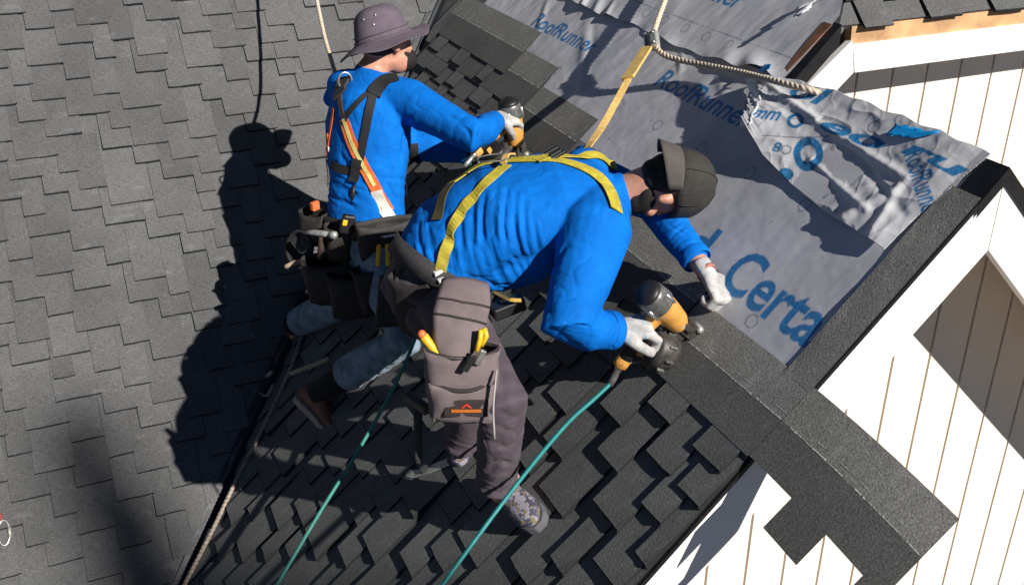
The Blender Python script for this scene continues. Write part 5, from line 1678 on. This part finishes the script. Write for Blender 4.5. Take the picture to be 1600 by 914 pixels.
rib_part('strap', M_WEB, hr1, [(1.246, 3.848, -1.368), (1.262, 3.872, -1.448), (1.134, 3.630, -1.480)], .040, SB1, lift=.006, n=20)
mb = MB(); q = V3((0.894, 3.823, -1.293)) + Vector((-.015, -.01, 0)); mb.box(q + Vector((.018, .0, 0)), (.02, .02, .05)); partmb(mb, 'orange_clip', M_ORGRIP, hr1, False, .004)
mb = MB(); mb.box(q + Vector((.018, -.010, -.035)), (.024, .012, .02)); partmb(mb, 'white_tag', M_TAG, hr1, False, .003)
mb = MB(); q = V3((0.935, 3.632, -1.424)); mb.tube([q, q + Vector((-.01, -.01, -.03)), q + Vector((-.015, -.01, -.07))], [.006, .009, .005], 8); partmb(mb, 'clip', M_BLACK, hr1)
q = V3((0.996, 3.840, -1.083)) + back * .02
mb = MB(); mb.tube([q + Vector((math.cos(t) * .026, 0, math.sin(t) * .032)) for t in [i / 16 * 6.2832 for i in range(17)]], [.0045] * 17, 7, None, 0, False); partmb(mb, 'd_ring', M_STEEL, hr1)

# tool belt with bags
tb1 = empty('tool_belt', (0, 0, 0)); tb1.parent = man1; tb1.location = bk1 - man1.location
dw = (B['waist'] - B['pelvis']).normalized(); sd = (LT1 - dw * LT1.dot(dw)).normalized(); dd = dw.cross(sd)
V, F = [], []
for i in range(40):
    th = 2 * math.pi * i / 40
    p = bk1 - dw * .02 + sd * (math.cos(th) * .186) + dd * (math.sin(th) * .150)
    for h in (-.038, .038): V.append(p + dw * h)
for i in range(40):
    k = (i + 1) % 40; F.append((2 * i, 2 * k, 2 * k + 1, 2 * i + 1))
me = bpy.data.meshes.new('belt'); me.from_pydata([tuple(v) for v in V], [], F); me.update()
o = part(me, 'belt', M_POUCHB, tb1); md = o.modifiers.new('t', 'SOLIDIFY'); md.thickness = .008
bo = (V3((0.982, 3.442, -1.541)) - bk1); bo.z = 0
bag1, (t_, d_, o_, s_) = pouch(tb1, 'tool_pouch', (1.008, 3.524, -1.526), Vector((0, 0, -1)) + dw * -.1, Vector((.05, -1, 0)), .235, .20, .06, .17, M_POUCHB)
RP = Matrix((s_, d_, o_)).transposed()
lg = MB()
for i, (w_, x_) in enumerate(((.010, -.030), (.008, -.018), (.007, -.009), (.007, 0), (.007, .009), (.007, .018), (.007, .027))):
    lg.box(t_ + d_ * (.050) + o_ * .066 + s_ * -x_, (w_, .009 + .003 * (i == 0), .003), RP)
partmb(lg, 'white_lettering', M_TAG, tb1, False)
for dx in (0, 10):
    grip(tb1, (0.951, 3.398, -1.577) if dx == 0 else (0.980, 3.387, -1.575), (0.936, 3.377, -1.649) if dx == 0 else (0.970, 3.362, -1.649), .0085, M_PLIER)
pouch(tb1, 'side_pouch', (0.827, 3.793, -1.558), Vector((0, 0, -1)), Vector((-.75, -.65, 0)), .12, .10, .07, .14, M_POUCHB)
pouch(tb1, 'side_pouch', (0.862, 3.632, -1.556), Vector((.05, 0, -1)), Vector((-.35, -.93, 0)), .10, .09, .06, .15, M_POUCHB)
mb = MB(); mb.box((0.807, 3.765, -1.536), (.035, .02, .035), Matrix.Rotation(.5, 3, 'Z')); partmb(mb, 'orange_tool', M_ORGRIP, tb1, False, .004)
mb = MB(); mb.box((0.875, 3.540, -1.536), (.05, .03, .075), Matrix.Rotation(.3, 3, 'Y')); partmb(mb, 'tape_measure', M_BLACK, tb1, False, .008)
mb = MB(); mb.box((0.862, 3.526, -1.523), (.018, .008, .022), Matrix.Rotation(.3, 3, 'Y')); partmb(mb, 'tape_label', M_PLIER, tb1, False, .002)
# hammer in its loop
hm0, hm1 = V3((0.742, 3.664, -1.593)), V3((0.826, 3.540, -1.574))
mb = MB(); ax = (hm1 - hm0).normalized()
mb.tube([hm0, lerp(hm0, hm1, .3), lerp(hm0, hm1, .6), lerp(hm0, hm1, .78)], [(.004, .018), (.010, .017), (.013, .014), (.010, .010)], 10)
mb.tube([lerp(hm0, hm1, .76), lerp(hm0, hm1, .84), lerp(hm0, hm1, .86), hm1], [.009, .009, .015, .015], 12)
partmb(mb, 'hammer_head', M_STEELP, tb1)
grip(tb1, lerp(hm0, hm1, .55), V3((0.780, 3.636, -1.702)), .012, M_LEATHERH, 'hammer_handle')
# coil of black cord and tan strap ends hanging at the left hip
for rr_, dz in ((.055, 0), (.048, .006), (.060, -.008), (.040, .010)):
    cc = V3((0.739, 3.777, -1.701)) + Vector((dz, dz, dz * .5)); ex = Vector((.55, -.5, .2)).normalized(); ey = Vector((.1, .2, .95)).normalized()
    mb = MB(); mb.tube([cc + ex * (math.cos(t) * rr_) + ey * (math.sin(t) * rr_ * 1.15) for t in [i / 20 * 6.2832 for i in range(21)]], [.008] * 21, 7, None, 0, False); partmb(mb, 'cord_coil', M_WEB, tb1)
pouch(tb1, 'hanging_bag', (0.824, 3.688, -1.707), Vector((.05, .05, -1)), Vector((-.45, -.85, 0)), .19, .15, .10, .19, M_POUCHB)
pouch(tb1, 'hanging_bag', (0.969, 3.493, -1.679), Vector((.1, .0, -1)), Vector((.0, -1, 0)), .23, .20, .07, .20, M_POUCHB)
pouch(tb1, 'hanging_bag', (0.882, 3.572, -1.737), Vector((.0, .05, -1)), Vector((-.3, -.95, 0)), .18, .15, .07, .19, M_POUCHB)
mb = MB(); mb.tube(spline([(0.665, 3.749, -1.767), (0.695, 3.743, -1.754), (0.725, 3.735, -1.745), (0.754, 3.727, -1.736)], 8), [(.011, .005)] * 8, 7); partmb(mb, 'strap_end', simple('tan_leather', (.30, .22, .15), .7), tb1)
mb = MB(); mb.box((0.968, 3.299, -1.765), (.13, .02, .21), Matrix.Rotation(.15, 3, 'Y')); partmb(mb, 'dark_thigh_flap', M_GREYW, tb1, False, .006)  # flaps enlarged to make the right thigh dark
mb = MB(); mb.box((1.040, 3.361, -1.728), (.045, .03, .22), Matrix.Rotation(-.1, 3, 'Y')); partmb(mb, 'dark_thigh_flap', M_POUCHB, tb1, False, .008)

# ------------------------------------------------------------------ nail guns
GS = 1.06
def gt(mb, pts, radii, seg=10, side=None, mi=0, cap=True):
    return mb.tube(pts, [tuple(q * GS for q in r_) if isinstance(r_, tuple) else r_ * GS for r_ in radii], seg, side, mi, cap)
def nail_gun(tip, axis, hdir, label, tilt=0.0):
    """coil nailer: nose, orange casting, end cap, grip, round nail canister, air fitting"""
    a = -unit(axis); h = V3(hdir); h = (h - a * h.dot(a)).normalized(); s = a.cross(h); t = V3(tip)
    root = empty('nail_gun', tuple(t)); tag(root, label, 'nail gun', 'pneumatic nail guns')
    R = Matrix((h, s, a)).transposed() * GS
    L = lambda x, y, z: t + (h * x + s * y + a * z) * GS
    mb = MB(); mb.box(L(.006, 0, .030), (.034, .030, .060), R); mb.box(L(-.012, 0, .045), (.020, .040, .040), R); mb.box(L(.0, .018, .070), (.016, .014, .07), R); gt(mb, [L(.0, -.018, .005), L(.0, -.018, .08)], [.006, .006], 8)
    mb.box(L(.01, 0, .004), (.055, .036, .008), R)
    partmb(mb, 'nose', M_DIRTY, root, False, .003)
    mb = MB(); gt(mb, [L(.012, 0, .062), L(.006, 0, .085), L(.003, 0, .125), L(.002, 0, .172)], [(.026, .024), (.033, .031), (.037, .036), (.041, .040)], 20, h)
    gt(mb, [L(.02, 0, .150), L(.05, 0, .150), L(.085, 0, .146)], [(.030, .022), (.026, .020), (.021, .018)], 14, a)
    part(fuse(mb, .0035, 3), 'casting', M_GUN, root)
    mb = MB(); gt(mb, [L(.002, 0, .170), L(.002, 0, .178), L(.002, 0, .215), L(.002, 0, .228)], [.043, .045, .043, .040], 22); partmb(mb, 'cylinder_head', M_GREYM, root)
    mb = MB(); gt(mb, [L(.002, 0, .222), L(.002, 0, .236), L(.002, 0, .242)], [.041, .039, .030], 22); partmb(mb, 'end_cap', M_BLACK, root)
    for y in (-.036, .036):
        for x in (-.03, .034):
            mb = MB(); gt(mb, [L(x, y * .8, .165), L(x, y * .8, .205)], [.0055, .0055], 8); partmb(mb, 'bolt', M_STEEL, root)
    mb = MB(); gt(mb, [L(.075, 0, .147), L(.11, 0, .140), L(.15, 0, .130), L(.19, 0, .120), L(.205, 0, .116)], [(.021, .017), (.019, .0165), (.020, .017), (.023, .019), (.022, .018)], 16, a); partmb(mb, 'grip', M_GUN, root)
    mb = MB(); mb.box(L(.050, 0, .118), (.012, .010, .035), R); partmb(mb, 'trigger', M_BLACK, root, False, .003)
    # canister
    ca = (a * .94 + h * .34).normalized(); cc = L(.100, -.006, .052)
    mb = MB(); gt(mb, [cc - ca * .042, cc - ca * .035, cc + ca * .024, cc + ca * .030], [.052, .057, .057, .052], 28); partmb(mb, 'nail_canister', M_DIRTY, root)
    mb = MB(); gt(mb, [cc + ca * .028, cc + ca * .040, cc + ca * .045], [.046, .044, .036], 24); partmb(mb, 'canister_lid', M_BLACK, root)
    mb = MB(); mb.box(L(.045, -.004, .045), (.06, .022, .05), R); partmb(mb, 'nail_feed', M_DIRTY, root, False, .004)
    mb = MB(); gt(mb, [L(.20, 0, .116), L(.212, 0, .112), L(.216, 0, .110), L(.240, 0, .100), L(.262, 0, .092)], [.010, .012, .0085, .0095, .0085], 12); partmb(mb, 'air_fitting', M_STEEL, root)
    mb = MB(); mb.box(L(.135, 0, .092), (.022, .016, .05), Matrix((h, s, a)).transposed() @ Matrix.Rotation(.4, 3, 'Y')); partmb(mb, 'magazine_bracket', M_GUN, root, False, .004)
    mb = MB(); gt(mb, spline([L(.19, -.015, .10), L(.175, -.03, .06), L(.15, -.035, .02), L(.13, -.03, .012)], 12), [.004] * 12, 7); partmb(mb, 'hook', M_STEELP, root)
    # wear ring, feed latch, slots, spring, trigger guard, rubber grip sleeve
    gt(mb2 := MB(), [L(.002, 0, .236) + (h * math.cos(t_) + s * math.sin(t_)) * .033 * GS for t_ in [i / 20 * 6.2832 for i in range(21)]], [.003] * 21, 6, None, 0, False); partmb(mb2, 'cap_ring', M_GREYM, root)
    for k_ in range(9):
        t_ = k_ / 9 * 6.2832; e1 = ca.orthogonal().normalized(); e2 = ca.cross(e1)
        q = cc - ca * .006 * GS + (e1 * math.cos(t_) + e2 * math.sin(t_)) * .0575 * GS
        mb2 = MB(); mb2.box(q, (.008, .014, .026), Matrix((ca.cross(q - cc).normalized(), (q - cc).normalized(), ca)).transposed()); partmb(mb2, 'canister_rib', M_GREYM, root, False, .002)
    mb2 = MB(); gt(mb2, [L(.018, -.026, .018), L(.060, -.030, .024), L(.075, -.028, .030)], [.0055, .0075, .005], 10); partmb(mb2, 'feed_latch', M_STEEL, root)
    mb2 = MB(); gt(mb2, [L(-.018, -.02, .012), L(-.018, .02, .012)], [.011, .011], 12); partmb(mb2, 'depth_wheel', M_STEELP, root)
    mb2 = MB(); gt(mb2, spline([L(.030, 0, .108), L(.045, 0, .088), L(.080, 0, .090), L(.095, 0, .125)], 10), [.0035] * 10, 6); partmb(mb2, 'trigger_guard', M_DIRTY, root)
    mb2 = MB(); gt(mb2, [L(.110, 0, .1395), L(.15, 0, .1300), L(.178, 0, .1225)], [(.0205, .0180), (.0212, .0182), (.0225, .0190)], 16, a); partmb(mb2, 'rubber_sleeve', M_BLACK, root)
    mb2 = MB(); mb2.box(L(.085, -.050, .020), (.05, .012, .018), R); mb2.box(L(.03, -.024, .060), (.03, .012, .03), R); mb2.box(L(.150, -.02, .030), (.05, .02, .012), R); partmb(mb2, 'feed_door', M_DIRTY, root, False, .003)
    return L
G2 = nail_gun((1.579, 2.255, -1.507), -N_G, (-UP_G + Vector((0, .10, 0))), 'orange and black nail gun gripped by the cap wearer, nose on the top course')
G1 = nail_gun((1.632, 3.641, -1.419), Vector((.22, .0, -.97)), Vector((-.88, -.30, -.20)), 'orange and black nail gun in the bucket hat wearer\'s outstretched hand')

# ------------------------------------------------------------------ hoses, ropes, fall gear
def tube_thing(name, pts, r, mat, label, cat, group=None, n=70, seg=10):
    mb = MB(); S = spline(pts, n); mb.tube(S, [r] * n, seg)
    o = mb.build(name, mat, None, True)
    c = Vector(S[0]); o.data.transform(Matrix.Translation(-c)); o.location = c
    return tag(o, label, cat, group)
p0 = G2(.258, 0, .094)
tube_thing('air_hose', [p0, p0.lerp(Vector((1.148, 2.253, -1.722)), .35), (1.148, 2.253, -1.722), (0.962, 2.200, -1.853), (0.708, 2.096, -2.022), (0.512, 2.045, -2.201)], .0068, M_HOSE, 'thick teal air hose from the foreground nail gun, crossing the patterned shoe', 'hose', 'air hoses')
q0 = G1(.258, 0, .094)
tube_thing('air_hose', [q0, (1.438, 3.708, -1.451), (1.327, 3.569, -1.569), (1.152, 3.361, -1.750), (1.007, 3.179, -1.863), (0.895, 3.096, -1.991), (0.729, 3.027, -2.179), (0.547, 2.933, -2.338), (0.351, 2.809, -2.496), (0.187, 2.737, -2.645)], .0068, M_HOSE2, 'thin green air hose running past the brown boot to the lower edge', 'hose', 'air hoses')
mb = MB(); hp = V3((1.011, 3.174, -1.856)); mb.tube([hp + Vector((.012, .0, .03)), hp + Vector((.004, 0, .01)), hp], [.009, .011, .008], 10)

def rope_thing(pts, r, mat, label, group='safety ropes'):
    v, f = rope_mesh(pts, r); mb = MB(); mb.add(v, f)
    o = mb.build('safety_rope', mat, None, True); c = V3(pts[0]); o.data.transform(Matrix.Translation(-c)); o.location = c
    return tag(o, label, 'rope', group)
rope_thing([(1.242, 5.742, -0.253), (1.194, 5.335, -0.517), (1.151, 5.035, -0.740), (1.111, 4.741, -0.948), (1.078, 4.506, -1.068), (1.037, 4.244, -1.109), (0.990, 3.991, -1.116)], .0095, M_ROPE, 'twisted tan rope hanging to the bucket hat wearer\'s back')
rope_thing([(2.409, 3.735, -0.640), (2.273, 3.611, -0.749), (2.173, 3.504, -0.820), (2.095, 3.422, -0.877), (2.055, 3.374, -0.917), (2.037, 3.289, -0.949), (2.057, 3.195, -0.957), (2.094, 3.044, -0.948), (2.101, 2.864, -0.928), (2.086, 2.686, -0.907), (2.104, 2.579, -0.903), (2.134, 2.531, -0.908), (2.215, 2.50, -.95), (2.30, 2.44, -1.05), (2.42, 2.36, -1.17)], .0115, M_ROPE, 'thick twisted tan rope crossing the underlayment through a metal rope grab')
rope_thing([(0.848, 4.114, -2.069), (0.810, 4.164, -2.240), (0.715, 4.019, -2.327), (0.624, 3.931, -2.426), (0.527, 3.849, -2.523), (0.369, 3.733, -2.683), (0.218, 3.606, -2.834), (0.075, 3.500, -2.977), (-0.055, 3.372, -3.107)], .0105, M_ROPE2, 'dusty grey brown rope lying along the valley flashing')
mb = MB(); S = spline([(0.669, 3.964, -2.380), (0.711, 3.910, -2.338), (0.761, 3.844, -2.288), (0.812, 3.787, -2.238)], 14); mb.tube(S, [(.011, .004)] * 14, 8)
o = mb.build('strap_scrap', simple('tan_strap', (.36, .30, .23), .8), None, True); tag(o, 'pale tan strap end lying across the valley rope', 'strap', 'strap scraps')
mb = MB(); S = spline([(0.616, 4.087, -2.420), (0.576, 4.099, -2.467), (0.551, 4.065, -2.499), (0.569, 3.992, -2.480), (0.606, 4.015, -2.443)], 18); mb.tube(S, [(.010, .004)] * 18, 8)
o = mb.build('strap_scrap', MATS['tan_strap'], None, True); tag(o, 'looped pale strap lying left of the valley rope', 'strap', 'strap scraps')

# rope grab
gc = V3((2.033, 3.396, -0.938)); ra = (V3((2.037, 3.289, -0.949)) - V3((2.095, 3.422, -0.877))).normalized(); gn = N_G; gs = ra.cross(gn).normalized()
RG = Matrix((ra, gs, gn)).transposed()
root = empty('rope_grab', tuple(gc)); tag(root, 'grey metal rope grab clamped on the thick rope above the tan strap', 'rope grab')
tip_ = (V3((2.021, 3.460, -0.951)) - V3((2.042, 3.354, -0.930))).normalized()
rgc = V3((2.054, 3.358, -0.918))
mb = MB(); mb.box(rgc + tip_ * .004, (.085, .030, .030), RG); partmb(mb, 'housing', M_STEELP, root, False, .006)
mb = MB(); mb.box(rgc + tip_ * .032 + ra * .012, (.060, .020, .012), RG); mb.box(rgc + tip_ * .030 - ra * .018, (.016, .04, .012), RG); partmb(mb, 'cam_arm', M_STEELP, root, False, .004)
mb = MB(); mb.box(rgc + tip_ * .052 + ra * .006, (.075, .012, .020), RG); partmb(mb, 'lever', M_STEELP, root, False, .004)
for k in (-.028, .028):
    mb = MB(); mb.tube([rgc + ra * k + gn * .012, rgc + ra * k + gn * .019], [.006, .005], 10); partmb(mb, 'rivet', M_STEEL, root)
mb = MB(); ec = rgc + tip_ * .045 + ra * .045
mb.tube([ec + ra * (math.cos(t) * .016) + tip_ * (math.sin(t) * .012) for t in [i / 14 * 6.2832 for i in range(15)]], [.0035] * 15, 7, None, 0, False); partmb(mb, 'eye', M_STEEL, root)

# lanyard from the rope grab to the dorsal plate of the foreground harness
lend = V3((1.467, 2.760, -1.075))
l0 = ec
lan = empty('lanyard', tuple(l0)); tag(lan, 'tan webbing lanyard from the rope grab down to the yellow harness', 'lanyard')
l1 = l0.lerp(lend, .36) + N_G * .005
rib_part('sewn_loop', M_TAN, lan, [l0, l0.lerp(l1, .3), l0.lerp(l1, .7), l1], .044, None, .012, normal=(N_G + Vector((0, -.35, 0))).normalized(), n=16)
rib_part('webbing', M_TAN, lan, [l0.lerp(l1, .8), l1.lerp(lend, .3) - Vector((0, 0, .01)), l1.lerp(lend, .65) - Vector((0, 0, .012)), lend], .024, None, .006, normal=[(Vector((-.7, -.5 - .5 * math.sin(i * .09), .6))).normalized() for i in range(40)])
mb = MB(); q = l1; mb.box(q, (.008, .045, .014), Matrix((( lend - l0).normalized(), (lend - l0).normalized().cross(N_G).normalized(), N_G)).transposed()); partmb(mb, 'stitched_end', M_TAN, lan, False, .003)

# pry bar by the left shoe
S = spline([(0.857, 2.897, -2.218), (0.859, 2.860, -2.216), (0.881, 2.819, -2.194), (0.925, 2.771, -2.148), (0.965, 2.721, -2.104), (0.993, 2.678, -2.073)], 20)
v, f = ribbon(S, .030, .007, None, 0, 20, N_G)
mb = MB(); mb.add(v, f); o = mb.build('pry_bar', M_STEELP, None, False, .002); tag(o, 'curved grey flat pry bar lying beside the left patterned shoe', 'pry bar')

# carabiner on the main slope at the left edge
cm = V3((-0.548, 3.810, -2.734)); root = empty('carabiner', tuple(cm)); tag(root, 'silver carabiner lying on the main slope at the left edge', 'carabiner')
ex = Vector((1, 0, 0)); ey = Vector((0, 1, 1)).normalized()
pl = [cm + ex * (math.cos(t) * .022 + .004 * math.sin(t)) + ey * (math.sin(t) * .050) for t in [i / 24 * 6.2832 for i in range(25)]]
mb = MB(); mb.tube(pl, [.0045] * 25, 8, None, 0, False); partmb(mb, 'frame', M_STEEL, root)
mb = MB(); mb.tube([cm + ex * .020 + ey * -.02, cm + ex * .022 + ey * .02], [.0065, .0065], 10); partmb(mb, 'gate', M_STEELP, root)
mb = MB(); mb.box(cm + ey * .065 - ex * .01, (.030, .035, .008), MAT_M); partmb(mb, 'red_tab', simple('red_web', (.18, .04, .035), .8), root, False, .003)

# ------------------------------------------------------------------ conifer beyond the frame that throws the soft shadow on the main slope
top = MV(-.27, 5.88) - SUN_DIR * 44.0
tree = empty('conifer_tree', (top.x, top.y, -8.5)); tag(tree, 'tall narrow dark green conifer standing in front of the house', 'tree')
mb = MB(); mb.tube([(top.x, top.y, -8.5), (top.x, top.y, (top.z - 8.5) / 2), (top.x, top.y, top.z - .3)], [.24, .14, .012], 10)
partmb(mb, 'trunk', simple('bark', (.10, .07, .05), .9), tree)
rr = random.Random(12); V, F = [], []
for i in range(1300):
    hh_ = rr.random() ** 1.6 * 13.0 + .0
    reach = min(.04 + hh_ * .10, 2.0) * rr.uniform(.35, 1)
    th = rr.uniform(0, 6.283); dirv = Vector((math.cos(th), math.sin(th), -.22))
    base = Vector((top.x, top.y, top.z - hh_))
    for q in range(3):
        p = base + dirv * (reach * (q + .4) / 3); sz = .05 + .05 * min(hh_, 2) ; tn = dirv.normalized(); w = tn.cross(Vector((rr.uniform(-1, 1), rr.uniform(-1, 1), 1))).normalized() * sz * .7
        k = len(V); V += [p - w, p + tn * sz * 2.2, p + w, p - tn * sz]; F.append((k, k + 1, k + 2, k + 3))
me = bpy.data.meshes.new('crown'); me.from_pydata([tuple(v) for v in V], [], F); me.update()
part(me, 'crown', simple('conifer_green', (.035, .07, .03), .8, var=.3, scale=3), tree, False)
